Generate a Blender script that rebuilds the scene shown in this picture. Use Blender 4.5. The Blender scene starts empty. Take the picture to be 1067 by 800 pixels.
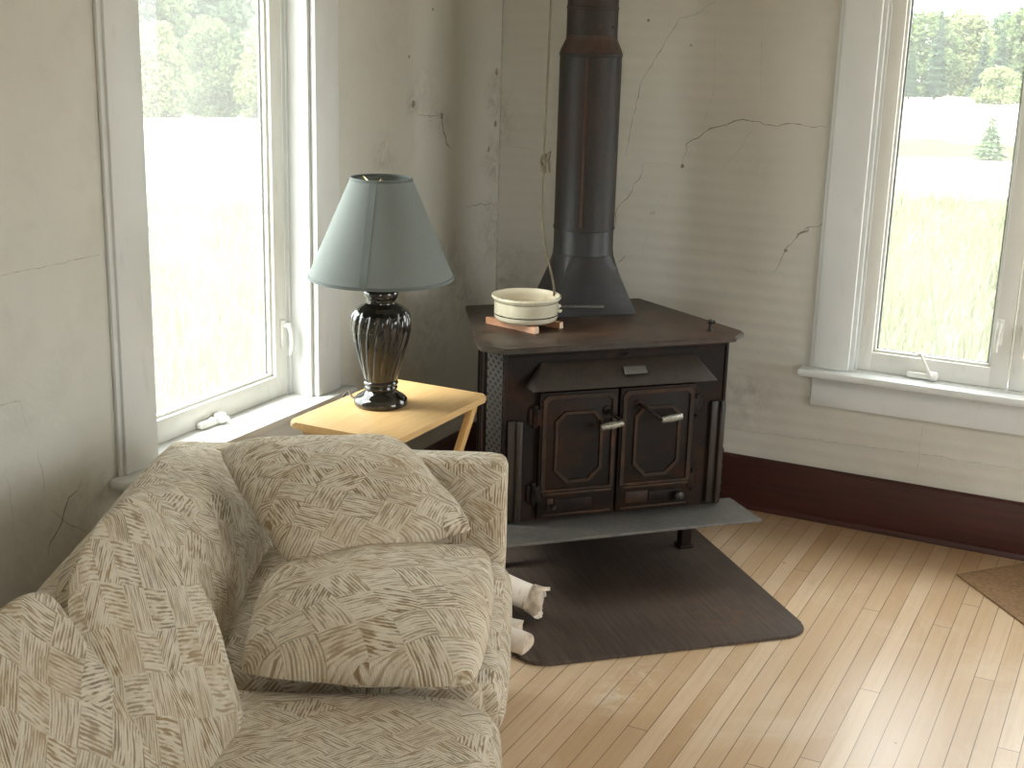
import bpy, bmesh, math, random
from mathutils import Vector, Matrix, noise
random.seed(7)
scene = bpy.context.scene
COL = scene.collection
PI = math.pi
R2 = math.sqrt(2.0)

# ------------------------------------------------------------------ node helpers
class NT:
    def __init__(self, mat):
        self.m = mat
        mat.use_nodes = True
        self.t = mat.node_tree
        self.t.nodes.clear()
        self.out = self.t.nodes.new('ShaderNodeOutputMaterial')
    def n(self, kind, **kw):
        nd = self.t.nodes.new('ShaderNode' + kind)
        ins = kw.pop('ins', {})
        for k, v in kw.items():
            setattr(nd, k, v)
        for k, v in ins.items():
            self.put(nd.inputs[k], v)
        return nd
    def put(self, sock, v):
        if isinstance(v, bpy.types.NodeSocket):
            self.t.links.new(v, sock)
        elif isinstance(v, bpy.types.Node):
            self.t.links.new(v.outputs[0], sock)
        else:
            if sock.type == 'RGBA' and not isinstance(v, (int, float)) and len(v) == 3:
                v = (*v, 1)
            sock.default_value = v
    def math(self, op, a, b=0.0, c=None):
        nd = self.n('Math', operation=op)
        self.put(nd.inputs[0], a); self.put(nd.inputs[1], b)
        if c is not None:
            self.put(nd.inputs[2], c)
        return nd.outputs[0]
    def mix(self, f, a, b, blend='MIX'):
        nd = self.n('Mix', data_type='RGBA', blend_type=blend)
        self.put(nd.inputs[0], f); self.put(nd.inputs[6], a); self.put(nd.inputs[7], b)
        return nd.outputs[2]
    def ramp(self, f, stops):
        nd = self.n('ValToRGB')
        self.put(nd.inputs[0], f)
        el = nd.color_ramp.elements
        while len(el) < len(stops):
            el.new(0.5)
        for e, (p, c) in zip(el, stops):
            e.position = p
            e.color = (*c, 1) if not isinstance(c, (int, float)) else (c, c, c, 1)
        return nd.outputs[0]
    def noise(self, vec, scale, detail=3.0, rough=0.55, dist=0.0):
        nd = self.n('TexNoise', ins={'Scale': scale, 'Detail': detail, 'Roughness': rough, 'Distortion': dist})
        if vec is not None:
            self.put(nd.inputs['Vector'], vec)
        return nd.outputs['Fac']
    def obj(self):
        return self.n('TexCoord').outputs['Object']
    def uv(self):
        return self.n('TexCoord').outputs['UV']
    def sep(self, v):
        nd = self.n('SeparateXYZ'); self.put(nd.inputs[0], v)
        return nd.outputs
    def comb(self, x, y, z):
        nd = self.n('CombineXYZ')
        for i, v in enumerate((x, y, z)):
            self.put(nd.inputs[i], v)
        return nd.outputs[0]
    def scale(self, v, s):
        nd = self.n('VectorMath', operation='MULTIPLY')
        self.put(nd.inputs[0], v); nd.inputs[1].default_value = s
        return nd.outputs[0]
    def bump(self, h, strength, dist):
        nd = self.n('Bump', ins={'Strength': strength, 'Distance': dist, 'Height': h})
        return nd.outputs[0]
    def pbr(self, color, rough=0.5, metal=0.0, normal=None, spec=0.5, coat=0.0, **more):
        nd = self.n('BsdfPrincipled')
        self.put(nd.inputs['Base Color'], color); self.put(nd.inputs['Roughness'], rough)
        self.put(nd.inputs['Metallic'], metal); self.put(nd.inputs['Specular IOR Level'], spec)
        self.put(nd.inputs['Coat Weight'], coat)
        if normal is not None:
            self.put(nd.inputs['Normal'], normal)
        for k, v in more.items():
            self.put(nd.inputs[k.replace('_', ' ')], v)
        return nd.outputs[0]
    def done(self, sh):
        self.t.links.new(sh, self.out.inputs[0])
        return self.m

def newmat(name):
    return NT(bpy.data.materials.new(name))

def simple(name, col, rough=0.5, metal=0.0, var=0.12, sc=20.0, bump=0.0, coat=0.0, spec=0.5):
    t = newmat(name); o = t.obj()
    f = t.noise(o, sc, 4)
    dark = tuple(c * (1 - var) for c in col); lite = tuple(min(1, c * (1 + var)) for c in col)
    c = t.ramp(f, [(0.3, dark), (0.7, lite)])
    nrm = t.bump(t.noise(o, sc * 6, 3), bump, 0.002) if bump else None
    return t.done(t.pbr(c, rough, metal, nrm, spec, coat))

# ------------------------------------------------------------------ materials
def mat_wall(name, base, dirt_pts, grime, lath=0.25, corner_tone=0.0):
    """dirty old painted plaster; dirt_pts: (coords, radius, strength) of real stains"""
    t = newmat(name); o = t.obj()
    big = t.noise(o, 1.7, 5, 0.6)
    mid = t.noise(o, 7.0, 6, 0.65, 0.4)
    fine = t.noise(o, 60.0, 3)
    c = t.ramp(big, [(0.3, tuple(v * 0.9 for v in base)), (0.7, tuple(min(1, v * 1.05) for v in base))])
    m = t.ramp(mid, [(0.50, 0.0), (0.8, 1.0)])
    c = t.mix(t.math('MULTIPLY', m, grime), c, (0.20, 0.17, 0.11))
    if corner_tone:   # brown-grey tone over the plaster, deepening towards the stove corner
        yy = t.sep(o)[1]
        sk = t.math('MULTIPLY', t.ramp(t.math('ADD', t.math('MULTIPLY', yy, -1.0), t.math('MULTIPLY_ADD', mid, 0.5, -0.25)), [(0.25, corner_tone), (1.0, 0.0)]), 1.0)
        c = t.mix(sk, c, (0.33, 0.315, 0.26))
    tot = None
    for p, r, s in dirt_pts:
        nd = t.n('VectorMath', operation='DISTANCE'); t.put(nd.inputs[0], o); nd.inputs[1].default_value = p
        g = t.math('MULTIPLY', t.math('MAXIMUM', t.math('SUBTRACT', 1.0, t.math('DIVIDE', nd.outputs['Value'], r)), 0.0), s)
        tot = g if tot is None else t.math('MAXIMUM', tot, g)
    if tot is not None:
        sp = t.noise(o, 22.0, 6, 0.7, 0.8)
        k = t.math('MULTIPLY', tot, t.ramp(sp, [(0.40, 0.0), (0.68, 1.0)]))
        c = t.mix(t.math('MINIMUM', k, 1.0), c, (0.10, 0.085, 0.06))
    z = t.sep(o)[2]
    gh = t.math('MULTIPLY', t.ramp(t.math('SINE', t.math('MULTIPLY', t.math('ADD', z, t.math('MULTIPLY', mid, 0.01)), 2 * PI / 0.047)), [(0.0, 0.0), (1.0, 1.0)]), t.math('MULTIPLY', t.ramp(t.noise(t.scale(o, (1, 1, 0.35)), 2.3, 3), [(0.35, 0.0), (0.65, 1.0)]), lath * 0.25))
    c = t.mix(gh, c, tuple(v * 0.72 for v in base))
    vb = t.ramp(t.noise(t.scale(o, (2.6, 2.6, 0.4)), 1.0, 3), [(0.35, 0.0), (0.7, 0.5)])
    c = t.mix(vb, c, tuple(v * 0.86 for v in base))
    lw = t.math('SINE', t.math('MULTIPLY', z, 2 * PI / 0.047))
    h = t.math('ADD', t.math('MULTIPLY', mid, 1.0), t.math('ADD', t.math('MULTIPLY', fine, 0.25), t.math('MULTIPLY', lw, lath * 0.25)))
    nrm = t.bump(h, 0.5, 0.006)
    return t.done(t.pbr(c, 0.75, 0, nrm, 0.3))

M_WALL_R = mat_wall('plaster_right', (0.57, 0.555, 0.495), [((0.0, 0, 1.3), 0.12, 0.6), ((1.0, 0, 0.40), 0.14, 0.5), ((0.0, 0, 0.7), 0.25, 0.5), ((1.0, 0, 1.2), 0.10, 0.15)], 0.10, 0.5)
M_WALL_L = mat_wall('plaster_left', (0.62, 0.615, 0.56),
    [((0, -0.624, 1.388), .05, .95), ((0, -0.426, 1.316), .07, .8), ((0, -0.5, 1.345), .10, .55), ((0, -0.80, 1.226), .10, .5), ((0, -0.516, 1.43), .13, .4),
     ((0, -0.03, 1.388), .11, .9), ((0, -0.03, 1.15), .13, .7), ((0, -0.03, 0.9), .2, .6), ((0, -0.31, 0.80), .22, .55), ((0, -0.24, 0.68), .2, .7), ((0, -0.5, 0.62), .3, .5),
     ((0, -2.17, 0.50), .16, .30), ((0, -2.3, 0.45), .20, .22), ((0, -2.55, 0.5), .3, .15), ((0, -2.1, 0.52), .07, .5)], 0.16, 0.1, corner_tone=0.5)
M_WALL_P = mat_wall('plaster_plain', (0.66, 0.65, 0.58), [], 0.08, 0.1)
M_CEIL = simple('ceiling_paint', (0.7, 0.69, 0.63), 0.85)
M_CRACK = simple('crack_dark', (0.24, 0.21, 0.165), 0.95, 0, 0.5, 60)
M_SEAM = simple('crack_faint', (0.43, 0.41, 0.34), 0.95, 0, 0.3, 60)

def mat_white(name, base=(0.69, 0.71, 0.70), dirt=0.25):
    t = newmat(name); o = t.obj()
    a = t.noise(t.scale(o, (1, 1, 0.25)), 30, 5, 0.65)
    b = t.noise(o, 5, 4)
    c = t.ramp(b, [(0.3, tuple(v * 0.93 for v in base)), (0.7, base)])
    k = t.math('MULTIPLY', t.ramp(a, [(0.58, 0.0), (0.8, 1.0)]), dirt)
    c = t.mix(k, c, (0.33, 0.31, 0.25))
    return t.done(t.pbr(c, 0.42, 0, t.bump(a, 0.15, 0.002), 0.45))
M_TRIM = mat_white('white_gloss_paint')
M_SASH = mat_white('white_sash', (0.76, 0.76, 0.72), 0.35)
M_WHITEMETAL = simple('white_enamel_metal', (0.78, 0.78, 0.74), 0.3)
M_GASKET = simple('gasket', (0.16, 0.18, 0.17), 0.6)

def mat_glass():
    """old window glass with a thin film of dust"""
    t = newmat('dusty_window_glass'); o = t.obj()
    tr = t.n('BsdfTransparent', ins={'Color': (0.96, 0.98, 0.97)})
    du = t.n('BsdfTranslucent', ins={'Color': (0.95, 0.97, 0.95)})
    df = t.n('BsdfDiffuse', ins={'Color': (0.7, 0.7, 0.66)})
    spots = t.ramp(t.noise(o, 26, 2, 0.4), [(0.72, 0.0), (0.80, 1.0)])
    film = t.noise(o, 4, 4)
    f = t.math('ADD', t.math('MULTIPLY', film, 0.03), t.math('MULTIPLY_ADD', spots, 0.04, GLASS_DUST))
    a = t.n('MixShader'); t.put(a.inputs[0], f); t.put(a.inputs[1], tr); t.put(a.inputs[2], du)
    b = t.n('MixShader'); b.inputs[0].default_value = 0.01; t.put(b.inputs[1], a.outputs[0]); t.put(b.inputs[2], df)
    gl = t.n('BsdfGlossy', ins={'Roughness': 0.02})
    fr = t.n('Fresnel', ins={'IOR': 1.4})
    c = t.n('MixShader'); t.put(c.inputs[0], t.math('MULTIPLY', fr.outputs[0], t.math('SUBTRACT', 1.0, t.n('NewGeometry').outputs['Backfacing']))); t.put(c.inputs[1], b.outputs[0]); t.put(c.inputs[2], gl)
    return t.done(c.outputs[0])
GLASS_DUST = 0.032
M_GLASS = mat_glass()

def mat_floor():
    t = newmat('strip_floor'); o = t.obj(); x, y, z = t.sep(o)
    wob = t.math('MULTIPLY', t.noise(t.comb(0.0, y, 0.0), 0.8, 1), 0.01)
    bx = t.math('DIVIDE', t.math('ADD', x, wob), 0.0515)
    bid = t.math('FLOOR', bx); fx = t.math('FRACT', bx)
    wn = t.n('TexWhiteNoise', noise_dimensions='1D'); t.put(wn.inputs['W'], bid)
    yy = t.math('DIVIDE', t.math('ADD', y, t.math('MULTIPLY', wn.outputs['Value'], 9.0)), 2.1)
    yid = t.math('FLOOR', yy); fy = t.math('FRACT', yy)
    wn2 = t.n('TexWhiteNoise', noise_dimensions='2D'); t.put(wn2.inputs['Vector'], t.comb(bid, yid, 0.0))
    r = wn2.outputs['Value']
    grain = t.noise(t.comb(t.math('MULTIPLY_ADD', x, 60.0, t.math('MULTIPLY', r, 50.0)), t.math('MULTIPLY', y, 3.0), r), 1.0, 5, 0.6, 0.6)
    c = t.ramp(r, [(0.0, (0.50, 0.34, 0.20)), (0.5, (0.575, 0.415, 0.262)), (1.0, (0.65, 0.495, 0.34))])
    c = t.mix(t.ramp(grain, [(0.45, 0.0), (0.9, 0.55)]), c, (0.40, 0.25, 0.13))
    wear = t.noise(o, 2.6, 6, 0.65, 0.6)
    c = t.mix(t.ramp(wear, [(0.52, 0.0), (0.72, 0.5)]), c, (0.70, 0.60, 0.47))
    # scraped pale patch in front of the mat
    ps = t.n('VectorMath', operation='DISTANCE'); t.put(ps.inputs[0], t.scale(o, (1, 0.32, 1))); ps.inputs[1].default_value = (1.15, -1.47 * 0.32, 0)
    pk = t.math('MULTIPLY', t.ramp(ps.outputs['Value'], [(0.02, 1.0), (0.085, 0.0)]), t.ramp(t.noise(o, 14, 5, 0.7, 1.0), [(0.42, 0.0), (0.6, 1.0)]))
    c = t.mix(t.math('MULTIPLY', pk, 0.6), c, (0.72, 0.66, 0.56))
    # scattered dark specks
    sp = t.n('TexVoronoi', feature='F1', ins={'Scale': 7.0, 'Randomness': 1.0}); t.put(sp.inputs['Vector'], o)
    spk = t.math('LESS_THAN', sp.outputs['Distance'], 0.035)
    c = t.mix(t.math('MULTIPLY', spk, 0.7), c, (0.10, 0.06, 0.03))
    # dark brown shading put into the floor colour along the wall
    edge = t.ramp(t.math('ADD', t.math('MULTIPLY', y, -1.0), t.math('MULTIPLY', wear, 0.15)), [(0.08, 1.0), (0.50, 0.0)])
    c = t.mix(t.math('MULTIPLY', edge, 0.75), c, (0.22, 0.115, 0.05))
    gw = t.math('MULTIPLY_ADD', t.ramp(t.noise(t.comb(bid, t.math('MULTIPLY', y, 0.6), 0.0), 3.0, 1), [(0.3, 0.0), (0.7, 1.0)]), 0.022, 0.010)
    gx = t.math('LESS_THAN', t.math('MINIMUM', fx, t.math('SUBTRACT', 1.0, fx)), gw)
    gy = t.math('LESS_THAN', fy, 0.0012)
    g = t.math('MAXIMUM', gx, gy)
    c = t.mix(t.math('MULTIPLY', g, 0.88), c, (0.09, 0.06, 0.035))
    h = t.math('SUBTRACT', t.math('MULTIPLY', grain, 0.15), g)
    nrm = t.bump(h, 0.35, 0.002)
    rough = t.math('MULTIPLY_ADD', wear, 0.25, 0.20)
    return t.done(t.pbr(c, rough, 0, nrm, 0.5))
M_FLOOR = mat_floor()

def mat_redwood():
    t = newmat('dark_red_varnish'); o = t.obj()
    f = t.noise(t.scale(o, (3, 3, 60)), 1.0, 4)
    c = t.ramp(f, [(0.3, (0.030, 0.0075, 0.006)), (0.75, (0.060, 0.015, 0.010))])
    ch = t.ramp(t.noise(o, 45, 4, 0.7), [(0.70, 0.0), (0.78, 1.0)])
    c = t.mix(t.math('MULTIPLY', ch, 0.5), c, (0.25, 0.16, 0.12))
    return t.done(t.pbr(c, 0.38, 0, t.bump(f, 0.1, 0.002), 0.45))
M_RED = mat_redwood()

def mat_iron(name, base, rust=0.25, rough=0.5, rustcol=(0.13, 0.045, 0.014), rsc=6.0, dust=0.0, spec=0.4):
    t = newmat(name); o = t.obj()
    a = t.noise(o, rsc, 6, 0.68, 0.5); b = t.noise(o, 70, 4)
    c = t.ramp(b, [(0.3, tuple(v * 0.75 for v in base)), (0.7, tuple(v * 1.25 for v in base))])
    k = t.math('MULTIPLY', t.ramp(a, [(0.46, 0.0), (0.70, 1.0)]), rust)
    c = t.mix(k, c, rustcol)
    if dust:
        d = t.ramp(t.noise(o, 11, 5, 0.7), [(0.4, 0.0), (0.75, 1.0)])
        c = t.mix(t.math('MULTIPLY', d, dust), c, (0.17, 0.145, 0.115))
    rr = t.math('MULTIPLY_ADD', a, 0.3, rough - 0.12)
    return t.done(t.pbr(c, rr, 0.0, t.bump(b, 0.25, 0.0015), spec))
M_IRON = mat_iron('black_iron', (0.0085, 0.006, 0.0045), 0.2, 0.55, spec=0.2)
M_IRON_TOP = mat_iron('iron_top', (0.026, 0.019, 0.014), 0.7, 0.42, (0.095, 0.035, 0.013), 3.0, 0.25)
M_DOOR = mat_iron('rusty_door_iron', (0.0095, 0.006, 0.004), 0.6, 0.55, (0.048, 0.016, 0.0045), 7.0, spec=0.22)
M_DOOR_EDGE = mat_iron('worn_rusty_edge', (0.022, 0.012, 0.006), 0.8, 0.5, (0.085, 0.032, 0.010), 14.0, spec=0.3)
M_HOOD = mat_iron('hood_iron', (0.024, 0.019, 0.015), 0.4, 0.42, (0.045, 0.022, 0.012), 5.0, 0.08)
M_SHELF = mat_iron('ash_shelf_iron', (0.10, 0.10, 0.095), 0.35, 0.35, (0.05, 0.045, 0.04), 6.0, 0.3, 0.6)
M_PIPE = mat_iron('stovepipe_steel', (0.015, 0.012, 0.010), 0.6, 0.5, (0.048, 0.019, 0.010), 3.5, 0.0, 0.35)
M_PIPE_RUST = mat_iron('rusty_collar', (0.040, 0.022, 0.015), 0.8, 0.6, (0.10, 0.038, 0.017), 12.0)
M_BOOT = mat_iron('boot_steel', (0.016, 0.015, 0.014), 0.15, 0.42, (0.04, 0.025, 0.015), 4.0, 0.0, 0.4)
M_COIL = simple('coil_spring_metal', (0.50, 0.49, 0.44), 0.35, 0.6)
M_PLATE = simple('dull_name_plate', (0.11, 0.11, 0.10), 0.35, 0.3)

def mat_perf():
    t = newmat('perforated_iron'); u = t.uv(); x, y, z = t.sep(u)
    row = t.math('DIVIDE', y, 0.0130); ri = t.math('FLOOR', row)
    off = t.math('MULTIPLY', t.math('MODULO', ri, 2.0), 0.5)
    cx = t.math('SUBTRACT', t.math('FRACT', t.math('ADD', t.math('DIVIDE', x, 0.0255), off)), 0.5)
    cy = t.math('SUBTRACT', t.math('FRACT', row), 0.5)
    d = t.math('SQRT', t.math('ADD', t.math('POWER', t.math('MULTIPLY', cx, 1.45), 2.0), t.math('POWER', t.math('MULTIPLY', cy, 1.0), 2.0)))
    hole = t.math('LESS_THAN', d, 0.40)
    c = t.mix(hole, (0.033, 0.028, 0.023), (0.002, 0.002, 0.002))
    return t.done(t.pbr(c, t.math('MULTIPLY_ADD', hole, 0.4, 0.4), 0, t.bump(t.math('SUBTRACT', 1.0, hole), 0.6, 0.002), 0.4))
M_PERF = mat_perf()

def mat_mat():
    t = newmat('ribbed_hearth_mat'); o = t.obj(); x, y, z = t.sep(o)
    rib = t.math('SINE', t.math('MULTIPLY', t.math('ADD', x, t.math('MULTIPLY', t.noise(o, 5, 2), 0.004)), 2 * PI / 0.008))
    st = t.noise(t.comb(t.math('MULTIPLY', x, 90.0), t.math('MULTIPLY', y, 6.0), 0.0), 1.0, 3)
    c = t.ramp(st, [(0.3, (0.046, 0.034, 0.027)), (0.75, (0.092, 0.069, 0.055))])
    dn = t.noise(o, 5, 6, 0.65)
    c = t.mix(t.ramp(dn, [(0.45, 0.0), (0.8, 0.35)]), c, (0.105, 0.085, 0.068))
    nd = t.n('VectorMath', operation='DISTANCE'); t.put(nd.inputs[0], o); nd.inputs[1].default_value = (0.20, -0.42, 0.006)
    k = t.math('MULTIPLY', t.ramp(nd.outputs['Value'], [(0.03, 1.0), (0.22, 0.0)]), t.ramp(t.noise(o, 26, 5, 0.7), [(0.5, 0.0), (0.68, 1.0)]))
    c = t.mix(t.math('MULTIPLY', k, 0.75), c, (0.17, 0.07, 0.025))
    return t.done(t.pbr(c, 0.5, 0, t.bump(t.math('MULTIPLY_ADD', rib, 0.5, st), 0.35, 0.002), 0.4))
M_MAT = mat_mat()
M_BROWNMAT = simple('tan_brown_board', (0.23, 0.135, 0.065), 0.8, 0, 0.3, 90, 0.3)

def mat_fabric(name, gain=1.0):
    """woven upholstery: broken diagonal strokes in a diamond layout, tan and taupe on cream"""
    t = newmat(name); u = t.uv()
    wob = t.n('TexNoise', ins={'Scale': 7.0, 'Detail': 2.0}); t.put(wob.inputs['Vector'], u)
    dv = t.n('VectorMath', operation='MULTIPLY_ADD'); t.put(dv.inputs[0], wob.outputs['Color']); dv.inputs[1].default_value = (0.020, 0.020, 0); t.put(dv.inputs[2], u)
    x, y, z = t.sep(dv.outputs[0])
    p = t.math('DIVIDE', x, 0.112); q = t.math('DIVIDE', y, 0.088)
    A = t.math('FLOOR', t.math('ADD', p, q)); B = t.math('FLOOR', t.math('SUBTRACT', p, q))
    wn = t.n('TexWhiteNoise', noise_dimensions='2D'); t.put(wn.inputs['Vector'], t.comb(A, B, 0.0))
    rnd = wn.outputs['Value']
    par = t.math('ABSOLUTE', t.math('MODULO', t.math('ADD', A, B), 2.0))
    ang = t.math('ADD', t.math('MULTIPLY_ADD', par, 1.35, -0.62), t.math('MULTIPLY', t.math('GREATER_THAN', rnd, 0.72), 0.85))
    ca = t.math('COSINE', ang); sa = t.math('SINE', ang)
    al = t.math('ADD', t.math('MULTIPLY', x, ca), t.math('MULTIPLY', y, sa))
    ac = t.math('SUBTRACT', t.math('MULTIPLY', y, ca), t.math('MULTIPLY', x, sa))
    ph = t.math('MULTIPLY', rnd, 17.0)
    nA = t.noise(t.comb(t.math('MULTIPLY', al, 26.0), t.math('MULTIPLY', ac, 130.0), t.math('MULTIPLY', rnd, 37.0)), 1.0, 2.0, 0.55)
    nB = t.noise(t.comb(t.math('MULTIPLY', al, 38.0), t.math('MULTIPLY', ac, 170.0), t.math('MULTIPLY_ADD', rnd, 31.0, 9.0)), 1.0, 2.0, 0.55)
    line = t.math('SINE', t.math('ADD', t.math('MULTIPLY', ac, 2 * PI / 0.0068), ph))
    line2 = t.math('SINE', t.math('ADD', t.math('MULTIPLY', ac, 2 * PI / 0.0068), t.math('ADD', ph, 3.0)))
    st = t.math('ADD', t.math('MULTIPLY', line, 0.085), nA)
    st2 = t.math('ADD', t.math('MULTIPLY', line2, 0.085), nB)
    k = t.ramp(st, [(0.47, 0.0), (0.60, 1.0)])
    k2 = t.ramp(st2, [(0.52, 0.0), (0.64, 1.0)])
    big = t.noise(u, 5.0, 3)
    cream = (0.66 * gain, 0.60 * gain, 0.485 * gain)
    tan = t.mix(t.ramp(big, [(0.35, 0.0), (0.65, 1.0)]), (0.31, 0.20, 0.092), (0.22, 0.175, 0.12))
    c = t.mix(t.math('MULTIPLY', k, t.math('MULTIPLY_ADD', rnd, 0.45, 0.58)), cream, tan)
    tone = t.noise(t.comb(t.math('MULTIPLY', x, 9.0), t.math('MULTIPLY', y, 9.0), t.math('MULTIPLY', rnd, 6.0)), 1.0, 3, 0.6)
    c = t.mix(t.ramp(tone, [(0.48, 0.0), (0.66, 0.50)]), c, (0.40, 0.29, 0.16))
    c = t.mix(t.math('MULTIPLY', k2, 0.55), c, (0.74 * gain, 0.70 * gain, 0.595 * gain))
    ws = t.noise(u, 420, 2)
    c = t.mix(t.ramp(ws, [(0.35, 0.18), (0.65, 0.0)]), c, (0.25, 0.19, 0.11))
    h = t.math('ADD', t.math('MULTIPLY', st, 0.7), t.math('MULTIPLY', ws, 0.5))
    return t.done(t.pbr(c, 0.95, 0, t.bump(h, 0.8, 0.006), 0.15, Sheen_Weight=0.15))
M_FAB = mat_fabric('diamond_weave_upholstery')
M_FAB2 = mat_fabric('diamond_weave_pillow', 1.06)
M_BLACKCLOTH = simple('dust_cover_cloth', (0.03, 0.03, 0.03), 0.95)

def mat_wood(name, a, b, axis=0, rough=0.4, sc=1.0):
    t = newmat(name); o = t.obj()
    s = [45 * sc, 45 * sc, 45 * sc]; s[axis] = 3.0 * sc
    f = t.noise(t.scale(o, tuple(s)), 1.0, 5, 0.6, 0.8)
    w = t.noise(o, 7, 4)
    c = t.ramp(f, [(0.3, a), (0.75, b)])
    c = t.mix(t.ramp(w, [(0.45, 0.0), (0.8, 0.3)]), c, tuple(min(1, v * 1.15) for v in b))
    return t.done(t.pbr(c, rough, 0, t.bump(f, 0.08, 0.002), 0.45, 0.15))
M_BEECH = mat_wood('honey_varnished_wood', (0.54, 0.34, 0.145), (0.66, 0.45, 0.215), 1)
M_BEECHZ = mat_wood('honey_wood_leg', (0.54, 0.32, 0.12), (0.64, 0.42, 0.185), 2)
M_STICK = mat_wood('split_kindling', (0.30, 0.14, 0.07), (0.46, 0.24, 0.13), 0, 0.7)
M_STICKEND = simple('fresh_cut_end', (0.62, 0.46, 0.33), 0.8, 0, 0.2, 120)

def mat_birch():
    t = newmat('birch_bark'); o = t.obj(); x, y, z = t.sep(o)
    a = t.noise(t.comb(t.math('MULTIPLY', x, 120.0), t.math('MULTIPLY', y, 14.0), t.math('MULTIPLY', z, 14.0)), 1.0, 4)
    b = t.noise(o, 10, 5)
    c = t.ramp(b, [(0.3, (0.66, 0.58, 0.50)), (0.7, (0.82, 0.77, 0.70))])
    c = t.mix(t.ramp(a, [(0.66, 0.0), (0.72, 0.6)]), c, (0.22, 0.15, 0.10))
    return t.done(t.pbr(c, 0.7, 0, t.bump(b, 0.3, 0.004), 0.3))
M_BIRCH = mat_birch()
M_LOGEND = simple('sawn_log_end', (0.64, 0.53, 0.42), 0.85, 0, 0.25, 40)
M_PEEL = simple('peeling_bark', (0.58, 0.50, 0.40), 0.85, 0, 0.35, 30)

def mat_enamel():
    t = newmat('cream_enamel'); o = t.obj(); x, y, z = t.sep(o)
    b = t.noise(o, 30, 5, 0.6)
    c = t.ramp(b, [(0.35, (0.54, 0.50, 0.375)), (0.7, (0.62, 0.585, 0.46))])
    band = t.math('MULTIPLY', t.math('GREATER_THAN', z, 0.0195), t.math('LESS_THAN', z, 0.0230))
    c = t.mix(band, c, (0.03, 0.03, 0.03))
    r2 = t.math('MULTIPLY', t.math('GREATER_THAN', z, 0.0611), t.math('LESS_THAN', z, 0.0630))
    c = t.mix(t.math('MULTIPLY', r2, 0.8), c, (0.07, 0.065, 0.05))
    chip = t.math('MULTIPLY', t.math('GREATER_THAN', z, 0.0660), t.ramp(t.noise(o, 55, 4, 0.7), [(0.56, 0.0), (0.62, 1.0)]))
    c = t.mix(t.math('MULTIPLY', chip, 0.85), c, (0.12, 0.05, 0.025))
    return t.done(t.pbr(c, 0.22, 0, None, 0.5, 0.3))
M_ENAMEL = mat_enamel()
def mat_enamel_in():
    t = newmat('stained_enamel_inside'); o = t.obj(); z = t.sep(o)[2]
    b = t.noise(o, 16, 5, 0.7)
    f = t.math('ADD', t.math('MULTIPLY', z, 9.0), t.math('MULTIPLY', b, 0.8))
    c = t.ramp(f, [(0.35, (0.16, 0.085, 0.035)), (0.60, (0.42, 0.29, 0.14)), (0.85, (0.66, 0.60, 0.45))])
    return t.done(t.pbr(c, 0.4, 0, None, 0.5))
M_ENAMEL_IN = mat_enamel_in()
M_HANDLE = simple('grey_metal_handle', (0.13, 0.13, 0.13), 0.3, 0.6)
M_LAMP = simple('black_glazed_ceramic', (0.010, 0.0085, 0.0065), 0.07, 0, 0.3, 8, 0, 0.6)
M_BRASS = simple('dull_brass', (0.45, 0.33, 0.12), 0.3, 1.0)
M_CORD = simple('brown_cord', (0.05, 0.035, 0.02), 0.6)
M_STRING = simple('old_grey_cord', (0.15, 0.13, 0.085), 0.9)
M_SPRING = simple('dark_steel', (0.03, 0.028, 0.026), 0.4, 0.4)

def mat_shade():
    t = newmat('grey_green_shade_cloth'); u = t.uv(); x, y, z = t.sep(u)
    w = t.noise(t.comb(t.math('MULTIPLY', x, 1400.0), t.math('MULTIPLY', y, 60.0), 0.0), 1.0, 2)
    w2 = t.noise(t.comb(t.math('MULTIPLY', x, 60.0), t.math('MULTIPLY', y, 1400.0), 0.0), 1.0, 2)
    s = t.math('ADD', t.math('MULTIPLY', w, 0.5), t.math('MULTIPLY', w2, 0.5))
    c = t.ramp(s, [(0.3, (0.22, 0.25, 0.24)), (0.7, (0.285, 0.315, 0.305))])
    d = t.pbr(c, 0.8, 0, t.bump(s, 0.2, 0.001), 0.2)
    tl = t.n('BsdfTranslucent'); t.put(tl.inputs[0], c)
    m = t.n('MixShader'); m.inputs[0].default_value = 0.30; t.put(m.inputs[1], d); t.put(m.inputs[2], tl.outputs[0])
    return t.done(m.outputs[0])
M_SHADE = mat_shade()
M_SHADETRIM = simple('grey_shade_trim', (0.10, 0.12, 0.115), 0.7)
M_SHADESEAM = simple('grey_shade_seam', (0.14, 0.165, 0.16), 0.8)

def mat_leaf(name, a, b):
    t = newmat(name); o = t.obj()
    oi = t.n('ObjectInfo').outputs['Random']
    f = t.noise(o, 1.6, 4)
    c = t.ramp(f, [(0.3, a), (0.7, b)])
    d = t.n('BsdfDiffuse'); t.put(d.inputs[0], c)
    tl = t.n('BsdfTranslucent'); t.put(tl.inputs[0], c)
    m = t.n('MixShader'); m.inputs[0].default_value = 0.3; t.put(m.inputs[1], d.outputs[0]); t.put(m.inputs[2], tl.outputs[0])
    return t.done(m.outputs[0])
M_LEAF = mat_leaf('summer_leaves', (0.075, 0.115, 0.05), (0.14, 0.18, 0.075))
M_LEAFY = mat_leaf('yellow_green_leaves', (0.13, 0.165, 0.07), (0.21, 0.235, 0.105))
M_LEAFD = mat_leaf('deep_green_leaves', (0.05, 0.085, 0.05), (0.095, 0.14, 0.075))
M_NEEDLE = mat_leaf('spruce_needles', (0.045, 0.075, 0.05), (0.075, 0.11, 0.07))
M_NEEDLEY = mat_leaf('young_spruce_needles', (0.09, 0.14, 0.07), (0.14, 0.19, 0.095))
M_BARK = simple('grey_bark', (0.16, 0.13, 0.10), 0.9)
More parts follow.
